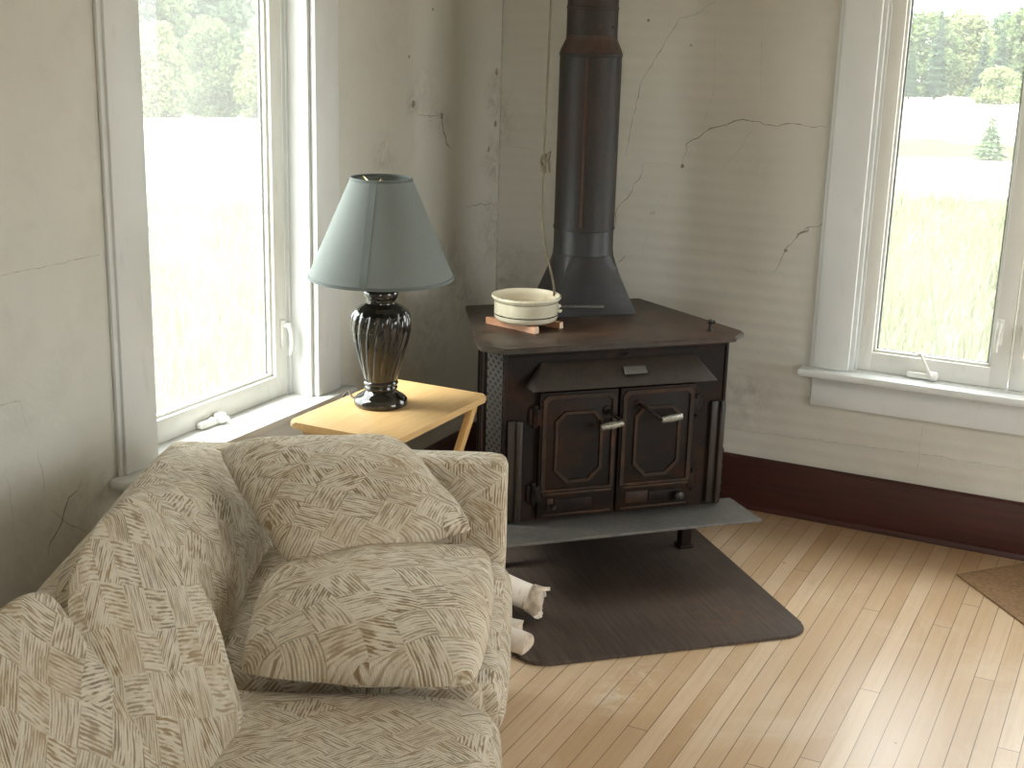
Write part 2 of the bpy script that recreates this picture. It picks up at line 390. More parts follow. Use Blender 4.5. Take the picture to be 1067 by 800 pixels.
M_BLADE = mat_leaf('meadow_grass', (0.115, 0.125, 0.058), (0.20, 0.205, 0.115))

def mat_ground():
    t = newmat('hay_field'); o = t.obj(); x, y, z = t.sep(o)
    nd = t.n('VectorMath', operation='DISTANCE'); t.put(nd.inputs[0], t.comb(x, y, 0.0)); nd.inputs[1].default_value = (2.26, -4.46, 0)
    dist = nd.outputs['Value']
    a = t.noise(o, 0.35, 5, 0.65, 0.4); b = t.noise(o, 3.0, 5, 0.7)
    g = t.ramp(b, [(0.3, (0.058, 0.070, 0.030)), (0.7, (0.085, 0.095, 0.048))])
    hay = t.ramp(b, [(0.3, (0.21, 0.21, 0.155)), (0.7, (0.28, 0.275, 0.215))])
    def band(c0, w, m):   # a greener uncut strip round distance c0
        q = t.math('DIVIDE', t.math('ABSOLUTE', t.math('SUBTRACT', t.math('ADD', dist, t.math('MULTIPLY_ADD', a, 8.0, -4.0)), c0)), w)
        return t.math('MULTIPLY', t.ramp(q, [(0.6, 1.0), (1.2, 0.0)]), m)
    right = t.ramp(t.math('MULTIPLY_ADD', x, 0.12, 1.6), [(0.0, 0.0), (1.0, 1.0)])
    left = t.math('SUBTRACT', 1.0, right)
    near = t.math('MULTIPLY', t.ramp(t.math('DIVIDE', dist, 40.0), [(0.32, 1.0), (0.62, 0.0)]), t.ramp(a, [(0.36, 0.15), (0.6, 0.9)]))
    gk = t.math('MAXIMUM', near, t.math('MAXIMUM', band(40.0, 7.0, right), band(20.5, 4.5, left)))
    c = t.mix(gk, hay, g)
    bounce_ground = t.ramp(b, [(0.3, (0.30, 0.28, 0.245)), (0.7, (0.40, 0.375, 0.335))])  # unseen pale ground behind the camera, added for neutral bounce light
    fy = t.math('MAXIMUM', t.math('SUBTRACT', -2.8, y), t.math('SUBTRACT', x, 4.2))
    c = t.mix(t.ramp(t.math('MULTIPLY', fy, 0.5), [(0.0, 0.0), (1.0, 1.0)]), c, bounce_ground)
    d = t.n('BsdfDiffuse'); t.put(d.inputs[0], c)
    return t.done(d.outputs[0])
M_GROUND = mat_ground()

# ------------------------------------------------------------------ mesh helpers
def finish(name, bm, mat, parent=None, smooth=40, loc=None):
    me = bpy.data.meshes.new(name)
    bmesh.ops.recalc_face_normals(bm, faces=bm.faces[:])
    bm.to_mesh(me); bm.free()
    for m in (mat if isinstance(mat, (list, tuple)) else [mat]):
        me.materials.append(m)
    if smooth:
        for p in me.polygons:
            p.use_smooth = True
        me.set_sharp_from_angle(angle=math.radians(smooth))
    o = bpy.data.objects.new(name, me); COL.objects.link(o)
    if parent is not None:
        o.parent = parent
    if loc is not None:
        o.location = loc
    return o

def thing(name, label, cat, loc=(0, 0, 0), rz=0.0, group=None):
    o = bpy.data.objects.new(name, None); COL.objects.link(o)
    o.empty_display_size = 0.1
    o.location = loc; o.rotation_euler = (0, 0, rz)
    tag(o, label, cat, group)
    return o
def tag(o, label, cat, group=None, kind=None):
    o['label'] = label; o['category'] = cat
    if group: o['group'] = group
    if kind: o['kind'] = kind
    return o
def struct(o, label=None, cat=None):
    o['kind'] = 'structure'
    if label: o['label'] = label
    if cat: o['category'] = cat
    return o

def box(bm, x0, x1, y0, y1, z0, z1, bev=0.0, seg=2, mi=0, M=None):
    r = bmesh.ops.create_cube(bm, size=1.0)
    vs = r['verts']
    T = Matrix.Translation(((x0 + x1) / 2, (y0 + y1) / 2, (z0 + z1) / 2)) @ Matrix.Diagonal((x1 - x0, y1 - y0, z1 - z0, 1))
    bmesh.ops.transform(bm, matrix=T, verts=vs)
    fs = set(f for v in vs for f in v.link_faces)
    if bev:
        es = list(set(e for v in vs for e in v.link_edges))
        rr = bmesh.ops.bevel(bm, geom=es, offset=bev, segments=seg, affect='EDGES', profile=0.5)
        fs = set(rr['faces']) | set(f for v in rr['verts'] for f in v.link_faces)
        vs = list(set(v for f in fs for v in f.verts))
    for f in fs:
        if f.is_valid: f.material_index = mi
    if M is not None:
        bmesh.ops.transform(bm, matrix=M, verts=list(set(vs)))
    return vs

def prism(bm, pts, z0, z1, bev=0.0, seg=2, M=None):
    """pts: outline (x, y); extruded along z"""
    n = len(pts)
    a = [bm.verts.new((x, y, z0)) for x, y in pts]
    b = [bm.verts.new((x, y, z1)) for x, y in pts]
    fs = [bm.faces.new(a[::-1]), bm.faces.new(b)]
    for i in range(n):
        fs.append(bm.faces.new((a[i], a[(i + 1) % n], b[(i + 1) % n], b[i])))
    vs = a + b
    if bev:
        es = list(set(e for f in fs[:2] for e in f.edges))
        rr = bmesh.ops.bevel(bm, geom=es, offset=bev, segments=seg, affect='EDGES')
        vs = list(set([v for v in vs if v.is_valid] + rr['verts']))
    if M is not None:
        bmesh.ops.transform(bm, matrix=M, verts=vs)
    return vs

def tube(bm, pts, rad, seg=8, cap=True):
    """swept round bar; rad number or list"""
    pts = [Vector(p) for p in pts]
    n = len(pts); rings = []
    up = Vector((0, 0, 1))
    prev = None
    for i, p in enumerate(pts):
        d = (pts[min(i + 1, n - 1)] - pts[max(i - 1, 0)]).normalized()
        if prev is None:
            a = d.cross(up) if abs(d.dot(up)) < 0.95 else d.cross(Vector((1, 0, 0)))
        else:
            a = prev - d * prev.dot(d)
        a.normalize(); prev = a
        b = d.cross(a)
        r = rad[i] if isinstance(rad, (list, tuple)) else rad
        rings.append([bm.verts.new(p + a * r * math.cos(2 * PI * k / seg) + b * r * math.sin(2 * PI * k / seg)) for k in range(seg)])
    for i in range(n - 1):
        for k in range(seg):
            bm.faces.new((rings[i][k], rings[i][(k + 1) % seg], rings[i + 1][(k + 1) % seg], rings[i + 1][k]))
    if cap:
        bm.faces.new(rings[0][::-1]); bm.faces.new(rings[-1])
    return rings

def lathe(bm, prof, seg=40, cx=0.0, cy=0.0, flute=None, cap=True, mi=None):
    rings = []
    for i, (r, z) in enumerate(prof):
        ring = []
        for k in range(seg):
            a = 2 * PI * k / seg
            rr = r
            if flute:
                rr = r * flute(a, z)
            ring.append(bm.verts.new((cx + rr * math.cos(a), cy + rr * math.sin(a), z)))
        rings.append(ring)
    for i in range(len(rings) - 1):
        for k in range(seg):
            f = bm.faces.new((rings[i][k], rings[i][(k + 1) % seg], rings[i + 1][(k + 1) % seg], rings[i + 1][k]))
            if mi: f.material_index = mi[i]
    if cap:
        if prof[0][0] > 1e-5: bm.faces.new(rings[0][::-1])
        if prof[-1][0] > 1e-5: bm.faces.new(rings[-1])
    return rings

def soft_box(bm, x0, x1, y0, y1, z0, z1, r, n=14, crown=0.0, nz=0.0, sx=0.0, sy=0.0, deform=None, seed=0.0):
    """upholstered block: rounded edges, crowned top, slight lumps"""
    cx, cy, cz = (x0 + x1) / 2, (y0 + y1) / 2, (z0 + z1) / 2
    hx, hy, hz = (x1 - x0) / 2, (y1 - y0) / 2, (z1 - z0) / 2
    b2 = bmesh.new()
    bmesh.ops.create_cube(b2, size=2.0)
    bmesh.ops.subdivide_edges(b2, edges=b2.edges[:], cuts=n, use_grid_fill=True)
    rr = min(r, hx, hy, hz)
    uvl = b2.loops.layers.uv.new('UVMap')
    def warp(t):  # denser near the ends so that rounded edges get rings
        return math.copysign(1 - (1 - abs(t)) ** 1.6, t)
    for v in b2.verts:
        p = Vector((warp(v.co.x) * hx, warp(v.co.y) * hy, warp(v.co.z) * hz))
        inn = Vector((max(-hx + rr, min(hx - rr, p.x)), max(-hy + rr, min(hy - rr, p.y)), max(-hz + rr, min(hz - rr, p.z))))
        d = p - inn
        if d.length > 1e-9:
            p = inn + d.normalized() * rr
        k = max(0, 1 - (p.x / hx) ** 2) * max(0, 1 - (p.y / hy) ** 2)
        if crown and p.z > 0: p.z += crown * math.sqrt(k)
        if sx: p.x += math.copysign(sx, p.x) * max(0, 1 - (p.y / hy) ** 2) * max(0, 1 - (p.z / hz) ** 2) * (abs(p.x) / hx)
        if sy: p.y += math.copysign(sy, p.y) * max(0, 1 - (p.x / hx) ** 2) * max(0, 1 - (p.z / hz) ** 2) * (abs(p.y) / hy)
        p += Vector((cx, cy, cz))
        if nz:
            p += noise.noise_vector(p * 5.0 + Vector((seed, 0, 0))) * nz
        if deform: p = deform(p)
        v.co = p
    b2.normal_update()
    for f in b2.faces:
        nn = f.normal
        ax = max(range(3), key=lambda i: abs(nn[i]))
        for l in f.loops:
            c = l.vert.co
            l[uvl].uv = ((c.y, c.z) if ax == 0 else (c.x, c.z) if ax == 1 else (c.x, c.y))
    me = bpy.data.meshes.new('tmp'); b2.to_mesh(me); b2.free()
    bm.from_mesh(me); bpy.data.meshes.remove(me)

def box_uv(bm):
    uvl = bm.loops.layers.uv.verify()
    bm.normal_update()
    for f in bm.faces:
        ax = max(range(3), key=lambda i: abs(f.normal[i]))
        for l in f.loops:
            c = l.vert.co
            l[uvl].uv = ((c.y, c.z) if ax == 0 else (c.x, c.z) if ax == 1 else (c.x, c.y))

def arc(cx, cy, r, a0, a1, n=6):
    return [(cx + r * math.cos(math.radians(a0 + (a1 - a0) * i / n)), cy + r * math.sin(math.radians(a0 + (a1 - a0) * i / n))) for i in range(n + 1)]

# ------------------------------------------------------------------ the room
XR, YB, ZC = 4.6, -6.0, 2.45     # far sides of the room, ceiling
SILL = 0.545
def wall_with_hole(bm, u0, u1, z0, z1, holes, place):
    """rectangular wall of thickness .14 with rectangular openings; place(u, depth, z) -> point"""
    us = sorted(set([u0, u1] + [h[0] for h in holes] + [h[1] for h in holes]))
    zs = sorted(set([z0, z1] + [h[2] for h in holes] + [h[3] for h in holes]))
    for i in range(len(us) - 1):
        for j in range(len(zs) - 1):
            um, zm = (us[i] + us[i + 1]) / 2, (zs[j] + zs[j + 1]) / 2
            if any(h[0] < um < h[1] and h[2] < zm < h[3] for h in holes):
                continue
            P = [place(us[a], d, zs[b]) for d in (0, 0.14) for a, b in ((i, j), (i + 1, j), (i + 1, j + 1), (i, j + 1))]
            v = [bm.verts.new(p) for p in P]
            for q in ((0, 1, 2, 3), (7, 6, 5, 4), (0, 4, 5, 1), (1, 5, 6, 2), (2, 6, 7, 3), (3, 7, 4, 0)):
                bm.faces.new([v[k] for k in q])
    bmesh.ops.remove_doubles(bm, verts=bm.verts[:], dist=1e-5)
    # faces shared by two blocks lie inside the wall and are dropped
    seen = {}
    for f in bm.faces[:]:
        key = tuple(sorted(v.index for v in f.verts)) if False else tuple(sorted((round(v.co.x, 4), round(v.co.y, 4), round(v.co.z, 4)) for v in f.verts))
        seen.setdefault(key, []).append(f)
    dead = [f for fs in seen.values() if len(fs) > 1 for f in fs]
    bmesh.ops.delete(bm, geom=dead, context='FACES_ONLY')

def ribbon(bm, pts, width, place, mi, jit=0.007, off=0.0006, taper=True, seed=1):
    """a crack in the plaster: an uneven ribbon along a jagged path"""
    rnd = random.Random(seed)
    fine = []
    for (a, b) in zip(pts, pts[1:]):
        L = math.hypot(b[0] - a[0], b[1] - a[1]); n = max(2, int(L / 0.022))
        for i in range(n):
            t = i / n
            j = 0 if i == 0 else jit
            fine.append((a[0] + (b[0] - a[0]) * t + rnd.uniform(-j, j), a[1] + (b[1] - a[1]) * t + rnd.uniform(-j, j)))
    fine.append(pts[-1])
    prev = None; N = len(fine)
    for i, p in enumerate(fine):
        q0, q1 = fine[max(0, i - 1)], fine[min(N - 1, i + 1)]
        dx, dy = q1[0] - q0[0], q1[1] - q0[1]; L = math.hypot(dx, dy) or 1
        w = width * rnd.uniform(0.3, 0.95)
        if taper: w *= min(1.0, 0.3 + 3.0 * min(i, N - 1 - i) / N)
        nx, ny = -dy / L * w / 2, dx / L * w / 2
        cur = (bm.verts.new(place(p[0] + nx, -off, p[1] + ny)), bm.verts.new(place(p[0] - nx, -off, p[1] - ny)))
        if prev:
            f = bm.faces.new((prev[0], prev[1], cur[1], cur[0])); f.material_index = mi
        prev = cur
def blob(bm, p, r, place, mi, off=0.0007, seed=3):
    rnd = random.Random(seed)
    vs = [bm.verts.new(place(p[0] + r * rnd.uniform(.7, 1.2) * math.cos(k * PI / 4), -off, p[1] + r * rnd.uniform(.7, 1.2) * math.sin(k * PI / 4))) for k in range(8)]
    bm.faces.new(vs).material_index = mi

PR = lambda u, d, z: (u, d, z)          # wall y = 0, solid behind (y > 0)
PL = lambda u, d, z: (-d, u, z)         # wall x = 0, solid behind (x < 0)
WR = (1.345, 2.345)                     # opening of the right window (x)
WL = (-1.918, -1.200)                   # opening of the left window (y)
ZW = (0.515, 1.98)

def flat(name, bm, mats):
    me = bpy.data.meshes.new(name); bm.to_mesh(me); bm.free()
    for m in mats: me.materials.append(m)
    o = bpy.data.objects.new(name, me); COL.objects.link(o)
    return o

# right wall with its cracks and seams
bm = bmesh.new()
wall_with_hole(bm, -0.14, XR + 0.14, 0, ZC, [(WR[0], WR[1], ZW[0], ZW[1])], PR)
c2 = [(0.714, 1.186), (0.72, 1.261), (0.802, 1.318), (0.887, 1.349), (0.973, 1.351), (1.007, 1.343), (1.123, 1.348), (1.199, 1.346)]
ribbon(bm, c2, 0.0042, PR, 1, seed=2)
ribbon(bm, [(0.787, 1.732), (0.722, 1.689), (0.669, 1.676), (0.588, 1.538), (0.543, 1.459), (0.521, 1.347), (0.503, 1.227), (0.493, 1.197)], 0.0024, PR, 1, 0.004, seed=3)
ribbon(bm, [(0.787, 1.732), (0.83, 1.83), (0.86, 2.0), (0.95, 2.2)], 0.0025, PR, 1, 0.004, seed=31)
ribbon(bm, [(0.961, 1.344), (0.908, 1.254), (0.858, 1.193)], 0.0022, PR, 2, seed=4)
ribbon(bm, [(0.973, 1.351), (0.945, 1.40)], 0.002, PR, 2, seed=44)
ribbon(bm, [(0.566, 1.182), (0.557, 1.13), (0.48, 1.023), (0.475, 0.981), (0.465, 0.939)], 0.0038, PR, 1, seed=5)
ribbon(bm, [(0.714, 1.186), (0.64, 1.187), (0.566, 1.182)], 0.002, PR, 2, seed=6)
ribbon(bm, [(1.06, 0.85), (1.093, 0.926), (1.147, 0.997), (1.171, 1.018), (1.214, 1.035), (1.223, 1.112)], 0.0045, PR, 1, seed=7)
ribbon(bm, [(1.13, 0.975), (1.147, 0.997), (1.168, 1.016)], 0.011, PR, 1, seed=8)
ribbon(bm, [(0.619, 1.014), (0.6, 0.965), (0.584, 0.868), (0.519, 0.854), (0.486, 0.823)], 0.0022, PR, 2, seed=9)
ribbon(bm, [(0.519, 0.854), (0.486, 0.823)], 0.004, PR, 1, seed=10)
ribbon(bm, [(0.795, 1.701), (0.807, 1.439), (0.769, 1.297)], 0.0018, PR, 2, 0.003, seed=11)
ribbon(bm, [(0.981, 1.669), (0.959, 1.62), (0.973, 1.41)], 0.0018, PR, 2, 0.003, seed=12)
ribbon(bm, [(0.924, 0.849), (1.06, 0.85)], 0.0025, PR, 2, seed=13)
ribbon(bm, [(0.008, 1.211), (0.171, 1.2)], 0.0025, PR, 2, seed=14)
ribbon(bm, [(0.008, 0.804), (0.201, 0.831)], 0.003, PR, 2, seed=15)
ribbon(bm, [(0.93, 0.277), (1.047, 0.277), (1.317, 0.286), (1.593, 0.295), (2.6, 0.30)], 0.003, PR, 2, 0.003, taper=False, seed=16)
ribbon(bm, [(1.604, 0.412), (1.602, 0.19)], 0.0025, PR, 2, 0.002, seed=17)
for i, (p, r, m) in enumerate([((0.559, 1.666), .005, 1), ((0.716, 1.589), .0045, 1), ((0.612, 1.014), .009, 2), ((1.095, 0.93), .007, 1), ((0.711, 1.185), .007, 1)]):
    blob(bm, p, r, PR, m, seed=20 + i)
ribbon(bm, [(0.003, 0.0), (0.004, 1.2), (0.003, 2.4)], 0.004, PR, 2, 0.0015, taper=False, seed=50)
struct(flat('wall_right', bm, [M_WALL_R, M_CRACK, M_SEAM]), 'cracked off-white plaster wall behind the stove')

# left wall
bm = bmesh.new()
wall_with_hole(bm, YB - 0.14, 0.0, 0, ZC, [(WL[0], WL[1], ZW[0], ZW[1])], PL)
ribbon(bm, [(-0.609, 1.388), (-0.593, 1.349), (-0.417, 1.343)], 0.0035, PL, 1, seed=21)
ribbon(bm, [(-0.433, 1.34), (-0.397, 1.242), (-0.363, 1.223)], 0.009, PL, 1, seed=22)
ribbon(bm, [(-0.251, 1.013), (-0.142, 1.011), (-0.008, 0.994)], 0.004, PL, 1, seed=23)
ribbon(bm, [(-0.619, 1.472), (-0.63, 1.335), (-0.622, 1.211)], 0.003, PL, 2, seed=24)
ribbon(bm, [(-0.265, 1.364), (-0.154, 1.289), (-0.079, 1.262)], 0.003, PL, 2, seed=25)
ribbon(bm, [(-2.303, 0.689), (-2.292, 0.633), (-2.293, 0.58)], 0.0025, PL, 2, seed=26)
ribbon(bm, [(-2.169, 0.574), (-2.23, 0.517), (-2.265, 0.464), (-2.293, 0.419)], 0.0045, PL, 1, seed=27)
ribbon(bm, [(-2.27, 0.53), (-2.213, 0.468), (-2.165, 0.435)], 0.003, PL, 1, seed=28)
ribbon(bm, [(-2.397, 0.644), (-2.387, 0.548), (-2.389, 0.464)], 0.003, PL, 2, seed=29)
ribbon(bm, [(-3.4, 1.09), (-2.463, 1.096), (-2.372, 1.1), (-2.07, 1.102)], 0.0028, PL, 2, 0.002, taper=False, seed=30)
ribbon(bm, [(-2.8, 0.815), (-2.4, 0.814), (-2.344, 0.812), (-2.319, 0.721)], 0.0025, PL, 2, 0.003, seed=31)
for i, (p, r) in enumerate([((-0.5, 1.682), .006), ((-0.65, 1.535), .006), ((-0.035, 1.288), .012), ((-0.083, 1.202), .010), ((-0.033, 1.472), .012), ((-0.62, 1.385), .013), ((-0.43, 1.335), .012)]):
    blob(bm, p, r, PL, 1, seed=60 + i)
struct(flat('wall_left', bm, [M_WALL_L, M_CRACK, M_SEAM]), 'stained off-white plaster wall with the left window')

# unseen walls behind the camera, window openings added to let in fill daylight
bm = bmesh.new()
wall_with_hole(bm, -0.14, XR + 0.14, 0, ZC, BACK_HOLES := [(2.5, 3.6, 0.45, 2.1)], lambda u, d, z: (u, YB - d, z))
struct(flat('wall_back', bm, [M_WALL_P]))
bm = bmesh.new()
wall_with_hole(bm, YB, 0, 0, ZC, SIDE_HOLES := [(-2.5, -0.9, 0.45, 2.1)], lambda u, d, z: (XR + d, u, z))
struct(flat('wall_side', bm, [M_WALL_P]))
bm = bmesh.new(); box(bm, -0.14, XR + 0.14, YB - 0.14, 0.14, -0.12, 0.0)
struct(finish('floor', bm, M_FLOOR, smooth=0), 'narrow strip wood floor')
bm = bmesh.new(); box(bm, -0.45, XR + 0.45, YB - 0.45, 0.45, ZC, ZC + 0.15)
struct(finish('ceiling', bm, M_CEIL, smooth=0))

# baseboards: tall dark red board with a cap bevel and a quarter-round shoe
def baseboard(name, a, b, place):
    bm = bmesh.new()
    prof = [(0, 0), (0.036, 0), (0.036, 0.006), (0.031, 0.018), (0.021, 0.024), (0.020, 0.168), (0.016, 0.180), (0.006, 0.187), (0, 0.187)]
    A = [bm.verts.new(place(a, p[0], p[1])) for p in prof]; B = [bm.verts.new(place(b, p[0], p[1])) for p in prof]
    for i in range(len(prof) - 1):
        bm.faces.new((A[i], A[i + 1], B[i + 1], B[i]))
    bm.faces.new(A); bm.faces.new(B[::-1])
    struct(finish(name, bm, M_RED, smooth=25))
baseboard('baseboard_right', 0.0, XR, lambda u, d, z: (u, -d, z))
baseboard('baseboard_left', YB, -0.036, lambda u, d, z: (d, u, z))

# ------------------------------------------------------------------ windows
def window(name, label, lo, hi, P, setback, sashes, latch_u, cranks, stool_ext, stool_front, label_parts=True):
    """P(u, out, z): out > 0 into the room"""
    w = bpy.data.objects.new(name, None); COL.objects.link(w); struct(w, label)
    def B(bm, u0, u1, o0, o1, z0, z1, bev=0.0):
        b2 = bmesh.new(); box(b2, u0, u1, o0, o1, z0, z1, bev)
        for v in b2.verts: v.co = P(*v.co)
        me = bpy.data.meshes.new('tmp'); b2.to_mesh(me); b2.free(); bm.from_mesh(me); bpy.data.meshes.remove(me)
    # casing boards on the wall face with a thin back-band, head casing
    cw = 0.118
    for s in (0, 1):
        bm = bmesh.new()
        u0, u1 = (lo - cw, lo) if s == 0 else (hi, hi + cw)
        B(bm, u0, u1, 0.0005, 0.020, SILL, ZW[1] + 0.12, 0.003)
        ub = (u0 - 0.014, u0 + 0.002) if s == 0 else (u1 - 0.002, u1 + 0.014)
        B(bm, ub[0], ub[1], 0.0005, 0.012, SILL, ZW[1] + 0.12, 0.003)
        finish('casing', bm, M_TRIM, w)
    bm = bmesh.new(); B(bm, lo - cw - 0.02, hi + cw + 0.02, 0.0005, 0.024, ZW[1] + 0.12, ZW[1] + 0.145, 0.003)
    B(bm, lo, hi, 0.0005, 0.020, ZW[1], ZW[1] + 0.12, 0.003)
    finish('head_casing', bm, M_TRIM, w)
    # jamb boards line the opening
    bm = bmesh.new()
    for u0, u1 in ((lo, lo + 0.012), (hi - 0.012, hi)):
        B(bm, u0, u1, -0.14, 0.0, SILL, ZW[1] - 0.012)
    B(bm, lo, hi, -0.14, 0.0, ZW[1] - 0.012, ZW[1])
    # inner stop bead
    for u0, u1 in ((lo + 0.012, lo + 0.021), (hi - 0.021, hi - 0.012)):
        B(bm, u0, u1, -setback, -setback + 0.012, SILL, ZW[1] - 0.02, 0.002)
    finish('jamb', bm, M_TRIM, w)
    # stool (inner sill) and apron
    bm = bmesh.new()
    B(bm, lo + 0.001, hi - 0.001, -0.14, 0.001, SILL - 0.028, SILL)
    B(bm, lo - cw - stool_ext, hi + cw + stool_ext, 0.0005, stool_front, SILL - 0.026, SILL, 0.008)
    finish('stool', bm, M_TRIM, w)
    bm = bmesh.new(); B(bm, lo - cw, hi + cw, 0.0005, 0.018, SILL - 0.132, SILL - 0.026, 0.004)
    finish('apron', bm, M_TRIM, w)
    for (s0, s1) in sashes:
        bm = bmesh.new()
        st, rb = 0.056, 0.066
        f0, f1 = -setback - 0.045, -setback
        B(bm, s0, s0 + st, f0, f1, SILL, ZW[1] - 0.014, 0.004)
        B(bm, s1 - st, s1, f0, f1, SILL, ZW[1] - 0.014, 0.004)
        B(bm, s0 + st - 0.004, s1 - st + 0.004, f0, f1 - 0.0005, SILL, SILL + rb, 0.004)
        B(bm, s0 + st - 0.004, s1 - st + 0.004, f0, f1 - 0.0005, ZW[1] - 0.014 - rb, ZW[1] - 0.014, 0.004)
        # glazing bead
        i0, i1, z0, z1 = s0 + st, s1 - st, SILL + rb, ZW[1] - 0.014 - rb
        for a, b, c, d in ((i0 - .002, i0 + .009, z0, z1), (i1 - .009, i1 + .002, z0, z1), (i0, i1, z0 - .002, z0 + .009), (i0, i1, z1 - .009, z1 + .002)):
            B(bm, a, b, f0 + 0.012, f1 - 0.012, c, d, 0.003)
        sash = finish('sash', bm, M_SASH, w)
        bm = bmesh.new()
        for a, b, c, d in ((i0 + .009, i0 + .015, z0, z1), (i1 - .015, i1 - .009, z0, z1), (i0, i1, z0 + .009, z0 + .0115), (i0, i1, z1 - .012, z1 - .009)):
            B(bm, a, b, f0 + 0.014, f1 - 0.026, c, d)
        finish('gasket', bm, M_GASKET, sash)
        bm = bmesh.new(); B(bm, i0 + 0.003, i1 - 0.003, (f0 + f1) / 2 - 0.005, (f0 + f1) / 2 - 0.001, z0 + 0.003, z1 - 0.003)
        finish('pane', bm, M_GLASS, sash, smooth=0)
    # cam latches on the stiles
    for u, zc, s in latch_u:
        bm = bmesh.new()
        B(bm, u - 0.011, u + 0.011, -setback, -setback + 0.010, zc - 0.055, zc + 0.03, 0.004)
        lt = finish('latch', bm, M_WHITEMETAL, w)
        bm = bmesh.new()
        tube(bm, [P(u, -setback + 0.012, zc + 0.012), P(u, -setback + 0.026, zc + 0.018), P(u + 0.003 * s, -setback + 0.034, zc - 0.01), P(u + 0.004 * s, -setback + 0.033, zc - 0.05), P(u + 0.003 * s, -setback + 0.028, zc - 0.075)], [0.007, 0.0085, 0.0075, 0.0065, 0.005], 10)
        finish('lever', bm, M_WHITEMETAL, lt)
    # casement crank operators
    for u, ang in cranks:
        bm = bmesh.new()
        B(bm, u - 0.055, u + 0.045, -setback, -setback + 0.026, SILL + 0.002, SILL + 0.022, 0.008)
        B(bm, u + 0.012, u + 0.048, -setback + 0.004, -setback + 0.036, SILL + 0.002, SILL + 0.032, 0.010)
        op = finish('crank_housing', bm, M_WHITEMETAL, w)
        bm = bmesh.new()
        a = math.radians(ang)
        base = (u + 0.03, -setback + 0.036, SILL + 0.02)
        d = (math.cos(a), 0.22, math.sin(a))
        pp = [base, (base[0], base[1] + 0.012, base[2])] + [(base[0] + d[0] * k, base[1] + 0.012 + d[1] * k * 0.5, base[2] + d[2] * k) for k in (0.02, 0.06, 0.085)]
        tube(bm, [P(*q) for q in pp], [0.006, 0.006, 0.0055, 0.005, 0.0045], 8)
        e = pp[-1]
        tube(bm, [P(e[0], e[1] - 0.004, e[2]), P(e[0], e[1] + 0.018, e[2])], 0.007, 10)
        finish('crank_handle', bm, M_WHITEMETAL, op)
    return w
window('window_1', 'tall casement window in the left wall above the sofa', WL[0], WL[1], lambda u, o, z: (o, u, z), 0.08,
       [(WL[0] + 0.022, WL[1] - 0.022)], [(-1.245, 0.75, 1)], [(-1.60, 168)], 0.045, 0.056)
window('window_2', 'double casement window in the right wall beside the stove', WR[0], WR[1], lambda u, o, z: (u, -o, z), 0.034,
       [(WR[0] + 0.008, 1.846), (1.850, WR[1] - 0.008)], [(1.806, 0.745, -1), (1.882, 0.735, 1)], [(1.585, 118)], 0.042, 0.066)

# frames in the added fill openings behind the camera
def plain_frame(name, lo, hi, z0, z1, P):
    bm = bmesh.new()
    for a, b, c, d in ((lo, lo + .06, z0, z1), (hi - .06, hi, z0, z1), (lo, hi, z0, z0 + .06), (lo, hi, z1 - .06, z1), ((lo + hi) / 2 - .03, (lo + hi) / 2 + .03, z0, z1)):
        b2 = bmesh.new(); box(b2, a, b, -0.10, -0.05, c, d)
        for v in b2.verts: v.co = P(*v.co)
        me = bpy.data.meshes.new('tmp'); b2.to_mesh(me); b2.free(); bm.from_mesh(me); bpy.data.meshes.remove(me)
    struct(finish(name, bm, M_SASH, smooth=0))
k = 3
for h in BACK_HOLES:
    plain_frame('window_%d' % k, h[0], h[1], h[2], h[3], lambda u, o, z: (u, YB + o, z)); k += 1
for h in SIDE_HOLES:
    plain_frame('window_%d' % k, h[0], h[1], h[2], h[3], lambda u, o, z: (XR - o, u, z)); k += 1

# ------------------------------------------------------------------ the stove (local x = along the front, -y = towards the room)
SX = 0.010
def US(u, s, z=0.0):
    return Vector(((u + s) / R2, (u - s) / R2, z))
so = US(SX, 0.90)
stove = thing('wood_stove', 'black iron corner wood stove with double doors and an ash shelf, on a hearth mat', 'stove', so, PI / 4)
def sy(s): return -(s - 0.90)
FZ = sy(1.17)        # front plane
# body: chamfered front corners, sides tapering to the back
bodyo = [(-0.27, sy(0.63)), (0.27, sy(0.63)), (0.385, sy(1.09)), (0.358, FZ), (-0.358, FZ), (-0.385, sy(1.09))]
bm = bmesh.new(); prism(bm, bodyo, 0.205, 0.733); 
body = finish('body', bm, M_IRON, stove, 20)
# front face plate edges
bm = bmesh.new()
box(bm, -0.362, -0.352, FZ - 0.006, FZ + 0.0, 0.205, 0.733, 0.002); box(bm, 0.352, 0.362, FZ - 0.006, FZ, 0.205, 0.733, 0.002)
box(bm, -0.352, 0.352, FZ - 0.004, FZ, 0.716, 0.733, 0.002)
finish('face_trim', bm, M_IRON, stove, 30)
# top plate with clipped front corners
topo = [(-0.31, sy(0.605)), (0.31, sy(0.605)), (0.428, sy(1.125)), (0.424, sy(1.15)), (0.37, sy(1.203)), (-0.37, sy(1.203)), (-0.424, sy(1.15)), (-0.428, sy(1.125))]
bm = bmesh.new(); prism(bm, topo, 0.733, 0.750, 0.004, 2)
finish('top_plate', bm, M_IRON_TOP, stove, 30)
